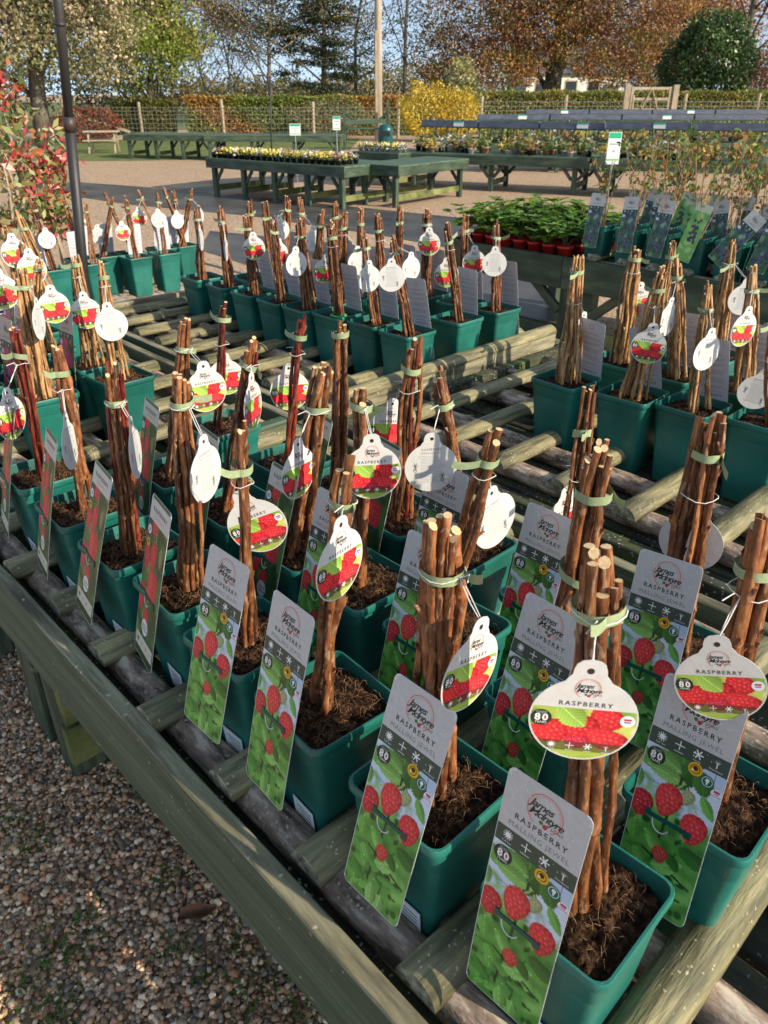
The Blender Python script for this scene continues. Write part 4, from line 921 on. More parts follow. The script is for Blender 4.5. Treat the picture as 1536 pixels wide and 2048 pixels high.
add_pot('raspberry pot with four pinkish rough canes, tag half hidden behind a grey card', (.868, 1.035), (878, 755), 4, .0062, tie=808, card=J(.012, 10, 2), tg=('back', 862, 935, 10, 0), **N)
add_pot('raspberry pot of tall dark crimson canes with a tag behind its left side', (1.048, 1.035), (826, 692), 7, .0060, tie=736, card=Lg(.01, 12, 0), tg=('front', 775, 860, 30, 12, 1), mixred=.5, **N)
add_pot('raspberry pot of tall brown canes without a tag, in the inner row', (1.250, 1.030), (682, 658), 7, .0056, tie=670, card=Lg(.01, 12, 0), **N)
add_pot('raspberry pot of dark red canes with a fruit tag behind them, in the inner row', (1.440, 1.030), (602, 645), 4, .0056, 'cane_red', tie=673, tg=('front', 580, 782, 12, 0, 1), mixred=.2, **N)
add_pot('raspberry pot with a single slim tower of crimson canes', (1.755, 1.030), (448, 614), 3, .0062, 'cane_red', tie=638, tg=('front', 452, 755, 8, 0, 1), **N)
# second table: cards turned away
G2 = 'potted raspberries on the slatted table with cards turned away'
Bk = lambda s=0, t=7, r=0: ('jewel', 'b', s, t, r)
K = dict(group=G2, near=True, fib=False)
add_pot('raspberry pot of slim golden canes beside the grey end beam, tag turned sideways', (1.325, 2.050), (1156, 522), 11, .0055, 'cane_gold', tie=541, card=Bk(-.02, 8, -4), tg=('front', 1160, 668, 52, 8, 1), **K)
add_pot('raspberry pot with frayed cane bases and a sunlit fruit tag facing out', (1.108, 2.085), (1323, 547), 11, .0058, 'cane_gold', tie=580, card=Bk(0, 9, 6), tg=('front', 1297, 694, 0, 4), **K)
add_pot('raspberry pot with a knotty dark stem cluster and a narrow white tag', (.932, 2.125), (1416, 576), 7, .0058, 'cane_gold', tie=618, card=Bk(-.01, 8, 5), tg=('back', 1413, 706, 50, 4), **K)
add_pot('raspberry pot at the table edge with a half-moon white tag', (.735, 2.170), (1545, 600), 4, .0060, tie=650, card=Bk(0, 8, 4), tg=('back', 1512, 785, 10, 10, 1), **K)
add_pot('raspberry pot of golden canes with a long loose tape end hanging', (1.315, 2.350), (1271, 506), 11, .0055, 'cane_gold', tie=517, card=Bk(-.01, 8, 0), tg=('front', 1280, 606, 30, -8, 1), **K)
add_pot('raspberry pot of even golden canes wearing a slim edge-on white tag', (1.115, 2.350), (1354, 527), 9, .0056, 'cane_gold', tie=553, card=Bk(-.01, 8, 4), tg=('back', 1336, 640, 60, 2), **K)
add_pot('raspberry pot with branching side twigs and a tag turned sideways', (.900, 2.375), (1506, 543), 8, .0056, 'cane_gold', tie=582, card=Bk(0, 8, 3), tg=('front', 1487, 660, 50, 4), **K)
add_pot('raspberry pot with thick bundle in the far row and tape hanging down', (1.120, 2.640), (1464, 493), 9, .0054, 'cane_gold', tie=527, card=Bk(0, 7, 3), tg=('back', 1487, 600, 20, 0), **K)
add_pot('raspberry pot in the far row, showing only its tips behind golden canes', (1.345, 2.640), (1345, 487), 6, .0050, 'cane_gold', tie=514, card=Bk(0, 7, 0), **K)
# third table
G3 = 'potted raspberries on the table with the grey end beam'
B3 = lambda s=0, t=6, r=0: ('jewel', 'b', s, t, r)
T = dict(group=G3)
front3 = [((3.475, 2.03), (393, 419), 7, 'cane', ('back', 402, 480, 75, 0), 'raspberry pot of fanned canes at the far end of the grey beam table'),
 ((3.245, 2.03), (440, 420), 5, 'cane', ('back', 452, 500, 78, 6), 'raspberry pot with a thin edge-on tag hanging inside its canes, second from the row end'),
 ((3.030, 2.03), (492, 436), 5, 'cane', ('front', 508, 497, 8, 0), 'raspberry pot whose round fruit tag stands clear above a blank card'),
 ((2.825, 2.03), (547, 442), 4, 'cane', ('front', 560, 510, 45, 0, 1), 'raspberry pot with leaning dark canes half hiding a fruit tag'),
 ((2.645, 2.035), (599, 448), 9, 'cane', ('back', 593, 528, 30, 0), 'raspberry pot with the thickest cane bundle on the grey beam table'),
 ((2.468, 2.06), (661, 450), 7, 'cane', ('front', 651, 543, 4, 4, 1), 'raspberry pot with a bright green ring round its cane bases'),
 ((2.268, 2.08), (728, 470), 4, 'cane', ('back', 738, 558, 30, 0), 'raspberry pot with bent canes and a sunlit white tag on the beam table'),
 ((2.075, 2.075), (786, 478), 4, 'cane', ('back', 783, 556, 6, 0), 'raspberry pot at the beam corner with leaning canes over a wide blank card'),
 ((2.078, 2.360), (894, 455), 4, 'cane', ('front', 893, 550, 10, 0, 1), 'raspberry pot with one long leaning cane across a fruit tag, above the grey beam'),
 ((2.075, 2.600), (992, 450), 5, 'cane', ('back', 989, 528, 6, 0), 'raspberry pot at the outer end of the grey beam, pale tag over a straight bundle')]
for i, (b_, tp, n, c, tg_, lb) in enumerate(front3):
    t = add_pot(lb, b_, tp, n + 2, .0058, c, card=(B3(rnd.uniform(-.02, .01), 6, rnd.uniform(-2, 5)) if i > 1 else None), tg=tg_, near=i > 4, fib=False, **T)
    if i == 5:
        b = MB(); b.tube([(.030 * math.cos(a), .030 * math.sin(a), .236) for a in np.linspace(0, 6.283, 20)], .006, 8); gm = mat('green_ring', [(.02, .45, .10), (.03, .5, .12)], 5, .4); b.build('ring', gm, t, True)
tops3 = [(500, 406), (530, 411), (575, 400), (599, 403), (670, 411), (687, 432), (643, 428), (721, 422), (755, 436), (800, 420), (853, 425), (931, 436)]
pl = []
for k, tp in enumerate(tops3):
    q = at(*tp, 1.14); U = q.x * UV_U.x + q.y * UV_U.y; V = q.x * UV_V.x + q.y * UV_V.y
    pl.append([U, V])
fixed = [f[0] for f in front3]
for it in range(160):                                   # let neighbouring pots push each other apart
    for a in range(len(pl)):
        for q in [pl[j] for j in range(len(pl)) if j != a] + [list(f) for f in fixed]:
            du, dv = pl[a][0] - q[0], pl[a][1] - q[1]
            if abs(du) < .172 and abs(dv) < .172:
                if .172 - abs(du) < .172 - abs(dv): pl[a][0] += math.copysign((.172 - abs(du)) * .5 + 1e-4, du)
                else: pl[a][1] += math.copysign((.172 - abs(dv)) * .5 + 1e-4, dv)
        pl[a][0] = min(max(pl[a][0], 2.07), 3.76); pl[a][1] = min(max(pl[a][1], 2.21), 2.80)
tags3 = {2: ('back', 560, 460, 20, 0), 3: ('back', 628, 482, 15, 0), 5: ('back', 716, 526, 30, 0), 8: ('back', 822, 538, 40, 0), 10: ('front', 858, 488, 8, 0), 11: ('front', 948, 525, 12, 0)}
for k, tp in enumerate(tops3):
    add_pot('raspberry pot in the back rows of the grey beam table, behind the front row', tuple(pl[k]), tp, rnd.choice((6, 7, 8, 9)) + (4 if k == 10 else 0), .0058, 'cane', card=B3(0, 6, rnd.uniform(-3, 3)), tg=tags3.get(k), group='back-row raspberries on the grey beam table')
# golden canes table
G4 = 'potted golden raspberries by the metal pole'
Pk = lambda s=0, t=10, r=0: ('pink', 'f', s, t, r)
add_pot('large pot of many slender golden canes leaning towards the metal pole', (2.345, .775), (42, 550), 15, .0052, 'cane_gold', tie=573, tg=('back', 78, 645, 70, 12), near=True, group=G4)
add_pot('raspberry pot with golden canes under a round white instruction tag, sunlit bare pot side', (2.330, 1.020), (203, 532), 6, .0050, 'cane_gold', tie=553, tg=('back', 223, 650, 10, -4), near=True, group=G4)
add_pot('golden raspberry pot with pink-berried card, next to the white instruction tag', (2.535, 1.020), (150, 520), 8, .0048, 'cane_gold', tie=530, card=Pk(0, 6, 0), tg=('front', 172, 627, 12, 0), near=True, group=G4)
add_pot('golden raspberry pot with pink-berried card, its fruit tag half in shade', (2.560, .840), (80, 518), 6, .0048, 'cane_gold', tie=541, card=Pk(0, 6, 0), tg=('front', 108, 615, 14, 0), near=True, group=G4)
for k, (b_, tp, n) in enumerate((((2.80, .97), (44, 495), 7), ((2.78, .74), (8, 500), 8), ((3.05, 1.02), (10, 462), 6), ((3.28, 1.20), (35, 428), 6), ((2.56, .63), (-15, 540), 7))):
    add_pot('golden raspberry bundle crowded behind the leaning golden canes', b_, tp, n + 2, .0054, 'cane_gold', card=Pk(0, 8, 0), tg=None if k % 2 else ('front', tp[0] + 20, tp[1] + 45, 20, 0), group='golden raspberries at the table end')
# rack table: sunlit blank cards
G5 = 'raspberry pots on the wire rack'
r5 = [((271, 519), (251, 398), 5, ('front', 246, 465, 20, 0)), ((328, 511), (314, 388), 4, ('back', 318, 440, 8, 0)), ((358, 497), (347, 384), 5, ('back', 355, 442, 30, 0)), ((231, 511), (231, 396), 5, None), ((200, 500), (191, 392), 4, ('back', 197, 472, 8, 0)),
      ((182, 530), (170, 407), 4, None), ((148, 519), (128, 396), 6, None), ((107, 544), (63, 400), 7, ('back', 94, 480, 6, 0)), ((290, 480), (271, 378), 3, ('front', 279, 436, 10, 0)), ((340, 470), (327, 378), 4, None), ((398, 480), (395, 382), 5, ('back', 400, 432, 60, 0))]
pl = []
for s, tp, n, tg_ in r5:
    q = at(*s, RZ + .235); pl.append([q.x * UV_U.x + q.y * UV_U.y, q.x * UV_V.x + q.y * UV_V.y])
for it in range(160):
    for a in range(len(pl)):
        for j in range(len(pl)):
            if j == a: continue
            q = pl[j]; du, dv = pl[a][0] - q[0], pl[a][1] - q[1]
            if abs(du) < .172 and abs(dv) < .172:
                if abs(du) > abs(dv): pl[a][0] += math.copysign((.172 - abs(du)) * .4 + 1e-4, du)
                else: pl[a][1] += math.copysign((.172 - abs(dv)) * .4 + 1e-4, dv)
        pl[a][0] = min(max(pl[a][0], 4.06), 5.1); pl[a][1] = min(max(pl[a][1], 1.05), 2.85)
w5 = 'raspberry pot on the wire rack, blank white card and no tag'
L5 = ['raspberry pot on the wire rack front, small fruit tag over a white card', 'raspberry pot on the wire rack, round white tag centred on its canes', 'raspberry pot on the wire rack, turned white tag beside its canes', w5,
      'raspberry pot on the wire rack with a white tag and no card', w5, w5, 'raspberry pot on the wire rack in front of the photinias, white tag lowest', 'raspberry pot on the wire rack, fruit tag high on its three canes', w5, 'raspberry pot on the wire rack end, tag seen edge-on']
for k, (s, tp, n, tg_) in enumerate(r5):
    add_pot(L5[k], tuple(pl[k]), tp, n, .0054, 'cane', card=('jewel', 'u', rnd.choice((-.045, .045)), 4, rnd.uniform(-6, 6)) if k != 4 else None, tg=tg_, group=G5, zdeck=RZ + .008)

# ------------------------------------------------------------------ strawberries and blueberries
def straw_meshes():
    out = []
    for sd_ in range(4):
        r = np.random.default_rng(sd_ + 20); P = []; F = []; cols = []; b = MB()
        for k in range(17):
            a = r.uniform(0, 6.28); L = r.uniform(.05, .13); el = r.uniform(.35, 1.35)
            tip = Vector((math.cos(a) * L * math.cos(el), math.sin(a) * L * math.cos(el), .085 + L * math.sin(el)))
            b.tube([(0, 0, .08), Vector((0, 0, .08)).lerp(tip, .5) + Vector((0, 0, .012)), tip], .0013, 3, 0, None, (.13, .17, .05))
            g = r.uniform(.7, 1.3); c = (.17 * g, .31 * g, .05 * g) if r.random() > .1 else (.30 * g, .30 * g, .05)
            for da in (-1.3, 0, 1.3):
                d = Vector((math.cos(a + da), math.sin(a + da), r.uniform(-.25, .3))).normalized(); s = Vector((-math.sin(a + da), math.cos(a + da), 0)); l = r.uniform(.034, .058); w_ = l * .42
                V = [tip, tip + d * l * .35 + s * w_ + Vector((0, 0, .006)), tip + d * l * .8 + s * w_ * .7 + Vector((0, 0, .004)), tip + d * l, tip + d * l * .8 - s * w_ * .7 + Vector((0, 0, .004)), tip + d * l * .35 - s * w_ + Vector((0, 0, .006))]
                b.add(V, [[0, 1, 2, 3], [0, 3, 4, 5]], 0, c)
        out.append(b.mesh('foliage', M['leaf']))
    return out
STF = straw_meshes()
def round_pot(name, m, r0=.032, r1=.045, h=.08):
    b = MB(); n = 14; prof = [(r0, 0), (r1 * .97, h * .82), (r1 * 1.06, h * .83), (r1 * 1.06, h), (r1 * .94, h), (r1 * .92, h * .85), (.0005, h * .86)]
    V = []; F = []
    for r_, z in prof: V += [(r_ * math.cos(2 * math.pi * k / n), r_ * math.sin(2 * math.pi * k / n), z) for k in range(n)]
    for i in range(len(prof) - 1):
        for k in range(n): F.append([i * n + k, i * n + (k + 1) % n, (i + 1) * n + (k + 1) % n, (i + 1) * n + k])
    F.append(list(range(n - 1, -1, -1)))
    mi = [0] * (5 * n) + [1] * n + [0]
    return npmesh(name, V, F, [m, M['soil']], None, True, mi)
RP = round_pot('pot', M['redpot'], .038, .053, .095)
k = 0
for j in range(6):
    for i in range(8):
        u_ = 3.03 + i * .124 + (.0 if j % 2 else .012); v_ = VT6 + .11 + j * .14
        if u_ > 3.95: continue
        fr = j == 0
        t = thing('potted_strawberry', 'strawberry plant in a red pot along the front edge of the green table' if fr else 'leafy strawberry plant in a red pot behind the front row', 'strawberry plant', uv(u_, v_, .6165), rnd.uniform(0, 6.28), 'strawberries at the edge' if fr else 'strawberries behind the front row')
        ob('pot', RP, t); f = ob('foliage', STF[k % 4], t); s = rnd.uniform(1.25, 1.7); f.scale = (s, s, s * rnd.uniform(.9, 1.2)); f.location = (0, 0, .085 - .08 * f.scale.z); k += 1
def blueberry(u_, v_, kind, label, roll, near, seed, cardside='f'):
    r = np.random.default_rng(seed); t = thing('potted_blueberry', label, 'potted plant', uv(u_, v_, .672 if False else .6165), TAB + R(rnd.uniform(-6, 6)), 'potted blueberries on the green table')
    ob('pot', POT, t); ob('soil', SOILLO[seed % 3], t)
    b = MB(); pts = []; cols = []
    for s in range(5):
        a = r.uniform(0, 6.28); p = Vector((r.uniform(-.02, .02), r.uniform(-.02, .02), .222)); L = r.uniform(.30, .50); d = Vector((math.cos(a) * .18, math.sin(a) * .22, 1)); P = [p]
        for i in range(4):
            d = (d + Vector((r.normal(0, .14), r.normal(0, .14), 0))).normalized(); p = p + d * L / 4; P.append(p)
            if i > 0 and r.random() < .8:
                e = (d + Vector((r.normal(0, .5), r.normal(0, .5), .1))).normalized(); q = p + e * r.uniform(.05, .12); b.tube([p, q], [.0018, .0012], 4); pts += [q, p.lerp(q, .6)]
        b.tube(P, [.0035, .003, .0026, .002, .0015], 5); pts.append(p)
    b.build('stems', M['cane_gold'], t)
    PP = []; CC = []
    for q in pts:
        for _ in range(2 if q.z > .42 else 1):
            PP.append((q.x + r.normal(0, .018), q.y + r.normal(0, .018), q.z + r.normal(0, .018)))
            g = r.random(); CC.append((.10, .17, .04) if g < .62 else ((.28, .30, .06) if g < .82 else (.38, .17, .04)))
    leafcloud('foliage', PP, .036, CC, M['leaf'], t, r=r)
    cd = ob('card', PR['card'], t, (-PW / 2 - .0035, rnd.uniform(-.02, .02), PH - .004), (R(-8), R(roll), R(-90)))
    ob('print', PR[kind + 'lo'], cd); ob('header', PR[kind + 'head'], cd); ob('reverse', PR['back'], cd)
    if kind == 'dark': tag(ob('lettering', PR['pinkink'], cd), kind='stuff')
    ob('sticker', STICK, t, (-.0670, 0, .045), (0, R(-4.5), 0))
    return t
bl = [(2.83, 'dark', 0, 'blueberry pot with straight dark-berried card at the strawberry end'), (2.60, None, 0, 'blueberry pot without a card in the front row, forked bare stems'), (2.385, 'dark', 3, 'x'),
      (2.17, 'lime', 12, 'blueberry pot with a bright lime-green card leaning over'), (1.955, 'dark', 34, 'blueberry pot with its dark-berried card tipped far over'), (1.735, 'dark', 12, 'blueberry pot with a blue card beyond the far tipped card'), (1.52, 'dark', 5, 'blueberry pot at the outer end of the front row')]
bl[1] = (2.60, 'dark', -4, 'blueberry pot with thin forked bare stems between two dark-berried cards'); bl[2] = (2.385, 'dark', 3, 'blueberry pot with dark-berried card next to the lime-green card')
for i, (u_, kd, rl, lb) in enumerate(bl): blueberry(u_, VT6 + .16, kd, lb, rl, True, 40 + i)
for j in range(1, 3):
    for i in range(7): blueberry(2.72 - i * .205, VT6 + .16 + j * .235, 'dark' if (i + j) % 3 else 'lime', 'blueberry pot in the rows behind the lime-green card', rnd.uniform(-12, 15), False, 60 + i + 9 * j)
def price_sign(pxy, base, hgt, wd, hh, label, green=True, words=None, rz=0):
    t = thing('price_sign', label, 'sign', base, rz); b = MB(); b.tube([(0, 0, 0), (0, 0, hgt)], .006, 6); b.build('stake', M['wire'], t)
    b = MB(); b.box(-wd / 2, wd / 2, -.004, .004, hgt - .02, hgt + hh); b.build('board', M['white'], t)
    if green:
        i = Ink(hh, wd, False, 0); i.rect(.04, .96, .03, .03 + .2 * hh / wd, (46, 170, 120), .0052); i.rect(.04, .96, hh / wd * .93, hh / wd * .99, (120, 190, 90), .0052)
        if words: i.rect(.14, .86, hh / wd * .38, hh / wd * .44, (176, 172, 172), .0056); i.rect(.40, .62, hh / wd * .62, hh / wd * .70, (176, 172, 172), .0056)
        tag(ob('lettering', i.mesh('lettering'), t, (0, 0, hgt - .0)), kind='stuff')
    return t
q = atd(1218, 385, (uv(2.95, VT6 + .35)).xy.length); price_sign(None, uv(2.93, VT6 + .36, .6165), .60, .085, .165, 'white and green price sign on a stake above the strawberries', words=True, rz=R(8))

# ------------------------------------------------------------------ distant staging, beyond the path
def leg_table(name, label, a, d1, L, d2, W, h=.60, nl=4, boards=7, top='fgreen_top', low=True, group=None):
    """table with its near edge from a along d1 (length L) and depth W along d2"""
    d1 = Vector((d1[0], d1[1], 0)).normalized(); rz = math.atan2(d1.y, d1.x); d2n = Vector((-math.sin(rz), math.cos(rz), 0)); sgn = 1 if d2n.dot(Vector((d2[0], d2[1], 0))) > 0 else -1
    t = thing(name, label, 'table', (a[0], a[1], 0), rz, group)
    y0, y1 = (0, W) if sgn > 0 else (-W, 0)
    for yy in (y0 + .02, y1 - .02): along('apron', rect(.04, .13), (0, yy, h - .075), (L, yy, h - .075), M['fgreen'], t, 2)
    for xx in (.02, L - .02): along('end_board', rect(.04, .13), (xx, y0 + .04, h - .076), (xx, y1 - .04, h - .076), M['fgreen'], t, 2)
    bw = W / boards
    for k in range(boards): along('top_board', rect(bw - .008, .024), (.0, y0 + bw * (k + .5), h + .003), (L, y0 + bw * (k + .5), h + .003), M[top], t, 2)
    for k in range(nl):
        xx = .12 + (L - .24) * k / (nl - 1)
        for yy, s in ((y0 + .085, 1), (y1 - .085, -1)):
            along('leg', rect(.08, .08, .005), (xx, yy, 0), (xx, yy, h - .141), M['fgreen'], t, 2)
            sx = 1 if k < nl - 1 else -1
            along('brace', rect(.035, .05, .004), (xx + sx * .045, yy, h - .34), (xx + sx * .20, yy, h - .15), M['fgreen'], t, 1)
        if low: along('stretcher', rect(.04, .09, .004), (xx, y0 + .127, .14), (xx, y1 - .127, .14), M['moss'], t, 1)
    return t
e1 = Vector((.80, -.60)); e2 = Vector((.60, .80))
leg_table('green_trestle_table', 'dark green trestle table on gravel topped with rows of yellow and white pansies', at(418, 392), (e1.x, e1.y), 3.1, (e2.x, e2.y), 1.3, nl=5)
leg_table('green_trestle_table', 'bare dark green trestle table butted against the pansy table', at(712, 409), (e1.x * .96, e1.y), .86, (e2.x, e2.y), 2.0, nl=2)
leg_table('green_trestle_table', 'dark green trestle table carrying white pansies by the teal bin', at(705, 372), (e1.x, e1.y), 1.1, (e2.x, e2.y), 1.4, nl=2)
PAN = []
for j, pal in enumerate(([(.75, .62, .08), (.80, .70, .20)], [(.78, .76, .70), (.72, .70, .66)], [(.70, .55, .10), (.30, .10, .16)])):
    r = np.random.default_rng(j + 70); n = 40; P = np.stack([r.normal(0, .035, n), r.normal(0, .035, n), .06 + r.uniform(0, .06, n)], 1)
    c = pick([(.07, .12, .03), (.10, .16, .04)], n, r); c[:20] = pick(pal, 20, r); P[:20, 2] += .03
    o = leafcloud('foliage', P, .045, c, M['leaf'], flat=1.0, aspect=.9, r=r); PAN.append(o.data); bpy.data.objects.remove(o)
SP = {k_: round_pot('pot', M[k_], .035, .05, .075) for k_ in ('blackpot', 'claypot', 'greypot')}
def small_plant(name, p, fol, pot, label, cat, group, s=1.0):
    t = thing(name, label, cat, p, rnd.uniform(0, 6.28), group); t.scale = (s, s, s); ob('pot', SP[pot], t); ob('foliage', fol, t); return t
o1 = at(418, 392); 
for j in range(4):
    for i in range(22):
        p = Vector((o1.x, o1.y)) + e1 * (.10 + i * .133) + e2 * (.12 + j * .14)
        cidx = 0 if j < 2 and i % 4 else 1
        if j == 3 and i < 9: continue
        small_plant('potted_pansy', (p.x, p.y, .6155), PAN[cidx if rnd.random() > .12 else 2], 'blackpot', 'yellow pansy in a row on the pansy table' if cidx == 0 else 'white pansy among the rows on the pansy table', 'pansy', 'yellow pansies' if cidx == 0 else 'white pansies', .95)
o2 = at(705, 372)
for j in range(2):
    for i in range(8):
        p = Vector((o2.x, o2.y)) + e1 * (.10 + i * .13) + e2 * (.15 + j * .16)
        small_plant('potted_pansy', (p.x, p.y, .6155), PAN[1 if i % 2 else 0], 'greypot', 'pale pansy on the table in front of the teal bin', 'pansy', 'pansies by the bin', .95)
# low benches further back
leg_table('green_trestle_table', 'long low empty green table in front of the lawn', at(252, 318), (.97, -.23), 2.6, (.23, .97), 1.1, nl=4, boards=5)
leg_table('green_trestle_table', 'low green table behind the pansy rows', at(412, 322), (1, -.03), 3.6, (.03, 1), 1.1, nl=4, boards=5)
def sign_at(x, y, d, wd, hh, label, zb):
    p = atd(x, y, d); return price_sign(None, (p.x, p.y, zb), p.z - zb - hh / 2, wd, hh, label, words=True)
sign_at(590, 258, 15.6, .20, .17, 'wide white price sign at the back of the pansy table', .0); sign_at(673, 245, 14.6, .13, .19, 'narrow white price sign on a tall stake in the pansies', .6155)
# right-hand staging with blue-grey troughs
def staging(label, xa, ya, xb, yb, z1, zt, seed, troughs):
    a = at(xa, ya, .6); b = at(xb, yb, .6); d = (b - a); L = d.xy.length; rz = math.atan2(d.y, d.x)
    t = thing('tiered_plant_staging', label, 'plant stand', (a.x, a.y, 0), rz)
    W = 1.15; h = .60
    for yy in (.02, W): along('apron', rect(.04, .15), (0, yy, h - .08), (L, yy, h - .08), M['fgreen'], t, 3)
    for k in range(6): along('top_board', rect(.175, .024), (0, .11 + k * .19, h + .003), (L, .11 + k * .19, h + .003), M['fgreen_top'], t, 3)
    nl = max(3, int(L / 1.25))
    for k in range(nl):
        xx = .25 + (L - .5) * k / (nl - 1)
        for yy in (.10, W - .08):
            along('leg', rect(.085, .085, .005), (xx, yy, 0), (xx, yy, h - .016), M['fgreen'], t, 2)
            for s in (-1, 1): along('brace', rect(.035, .055, .004), (xx + s * .05, yy, h - .36), (xx + s * .22, yy, h - .16), M['fgreen'], t, 1)
        along('stretcher', rect(.04, .09, .004), (xx, .15, .14), (xx, W - .13, .14), M['moss'], t, 1)
    nb = int(L / .22)
    for k in range(nb): xx = .1 + (L - .2) * k / (nb - 1); along('upright', rect(.022, .022, .002), (xx, W - .16, h + .016), (xx, W - .16, zt), M['moss' if k % 5 == 0 else 'fgreen'], t, 1)
    for zz in (h + .17, zt - .16): along('rail', rect(.03, .03, .003), (0, W - .19, zz), (L, W - .19, zz), M['fgreen'], t, 2)
    along('shelf', rect(.24, .02, .002), (0, W - .06, zt + .011), (L, W - .06, zt + .011), M['fgreen'], t, 2)
    for k in range(troughs):
        x0 = L * k / troughs + .02; x1 = L * (k + 1) / troughs - .02; m = MB(); m.box(x0, x1, W - .175, W + .06, zt + .022, zt + .125)
        tr = m.build('trough', M['trough'], t)
        m = MB(); m.box(x0 + .01, x1 - .01, W - .165, W + .05, zt + .1255, zt + .130); m.build('rim', M['fgreen'], tr)
        if k % 2 == 0: m = MB(); xm = (x0 + x1) / 2 + .1; m.box(xm, xm + .2, W - .182, W - .1755, zt + .03, zt + .12); m.build('price_label', M['white'], tr); m = MB(); m.box(xm, xm + .2, W - .185, W - .1825, zt + .095, zt + .12); m.build('label_band', mat('label_teal', [(.03, .35, .25), (.03, .4, .3)], 3), tr)
    return t, a, rz, L
pal_sets = [[(.14, .22, .07), (.22, .30, .10)], [(.30, .30, .10), (.15, .22, .07)], [(.40, .22, .09), (.20, .20, .08)], [(.55, .50, .52), (.17, .22, .10)], [(.46, .31, .08), (.58, .48, .12)]]
SF = []
for j, pal in enumerate(pal_sets):
    r = np.random.default_rng(j + 90); n = 60; P = np.stack([r.normal(0, .045, n), r.normal(0, .045, n), .07 + np.abs(r.normal(0, .07, n))], 1)
    o = leafcloud('foliage', P, .055, pick(pal, n, r, .3), M['leaf'], aspect=.6, r=r); SF.append(o.data); bpy.data.objects.remove(o)
def fill_staging(a, rz, L, n, seed, grpname, label):
    r = random.Random(seed); ca, sa = math.cos(rz), math.sin(rz)
    for k in range(n):
        x = r.uniform(.1, L - .1); y = r.choice((.14, .30, .46, .62, .78)) + r.uniform(-.03, .03)
        small_plant('potted_perennial', (a.x + x * ca - y * sa, a.y + x * sa + y * ca, .6155), SF[r.randrange(5)], r.choice(('claypot', 'greypot', 'claypot', 'blackpot')), label, 'potted plant', grpname, r.uniform(1.0, 1.5))
s1 = staging('tiered green staging with a blue-grey trough shelf, behind the bare trestle table', 800, 306, 1180, 318, .6, 1.0, 1, 3)
s2 = staging('tiered green staging with blue-grey troughs running towards the oak gate', 1184, 319, 1560, 330, .6, 1.02, 2, 2)
s3 = staging('far tiered green staging with blue-grey troughs close to the hedge', 1060, 268, 1580, 268, .6, 1.05, 3, 4)
s4 = staging('green staging with troughs between the near staging and the hedge', 960, 287, 1560, 288, .6, 1.03, 4, 4)
fill_staging(s1[1], s1[2], s1[3], 44, 5, 'perennials on the staging by the bare table', 'small potted perennial on the staging behind the bare table')
fill_staging(s2[1], s2[2], s2[3], 36, 6, 'perennials on the gate-side staging', 'small potted perennial on the staging that runs to the gate')
fill_staging(s4[1], s4[2], s4[3], 76, 7, 'perennials on the middle staging', 'small potted perennial on the staging between two trough shelves')
fill_staging(s3[1], s3[2], s3[3], 60, 8, 'perennials on the far staging', 'small potted perennial on the staging nearest the hedge')
def teal_bin():
    p = at(771, 312); t = thing('litter_bin', 'teal domed plastic litter bin behind the pansies', 'bin', (p.x, p.y, 0)); b = MB(); n = 20
    prof = [(.19, 0), (.205, .02), (.21, .62), (.205, .70), (.17, .77), (.10, .81), (.001, .82)]; V = []; F = []
    for r_, z in prof: V += [(r_ * math.cos(2 * math.pi * k / n), r_ * math.sin(2 * math.pi * k / n), z) for k in range(n)]
    for i in range(len(prof) - 1):
        for k in range(n): F.append([i * n + k, i * n + (k + 1) % n, (i + 1) * n + (k + 1) % n, (i + 1) * n + k])
    ob('body', npmesh('body', V, F, M['bin'], None, True), t)
    b = MB(); b.box(-.13, .13, -.213, -.18, .52, .64); b.build('opening', M['blackpot'], t)
    b = MB(); b.tube([(.214 * math.cos(a), .214 * math.sin(a), .66) for a in np.linspace(0, 6.283, 20)], .008, 5); b.build('band', M['bin'], t)
teal_bin()
def frame_bench():
    p = at(690, 300); t = thing('timber_frame_stand', 'green timber stand with curved braces beside the wooden pole', 'plant stand', (p.x, p.y, 0)); L = 1.35
    for x, h in ((0, 1.15), (L, 1.42)): along('post', rect(.09, .09, .005), (x, 0, 0), (x, 0, h), M['fgreen'], t, 2)
    along('beam', rect(.07, .12, .005), (.05, 0, .78), (L - .05, 0, .82), M['fgreen_top'], t, 2); along('beam', rect(.5, .04, .005), (.0, .35, .60), (L, .35, .60), M['fgreen_top'], t, 2)
    for x, s in ((0, 1), (L, -1)): along('brace', rect(.05, .06, .004), (x + s * .05, 0, 1.02), (x + s * .26, 0, .86), M['fgreen'], t, 1); along('brace', rect(.05, .06, .004), (x + s * .05, 0, .50), (x + s * .22, 0, .72), M['fgreen'], t, 1)
    for x in (0, L): along('post', rect(.08, .08, .005), (x, .6, 0), (x, .6, .58), M['fgreen'], t, 1)
frame_bench()
def thin_hook():
    b0 = at(544, 352); p = thing('hooked_pole', 'thin dark metal pole with a bent top arm rising from the pansy table', 'pole', (b0.x, b0.y, 0)); d = b0.xy.length; tp = atd(540, 152, d); ar = atd(513, 150, d)
    b = MB(); b.tube([(0, 0, 0), (tp.x - b0.x, tp.y - b0.y, tp.z)], .018, 8); b.build('shaft', M['polem'], p, True)
    b = MB(); b.tube([(tp.x - b0.x, tp.y - b0.y, tp.z - .01), (ar.x - b0.x, ar.y - b0.y, ar.z)], .014, 8); b.build('arm', M['polem'], p, True)
thin_hook()
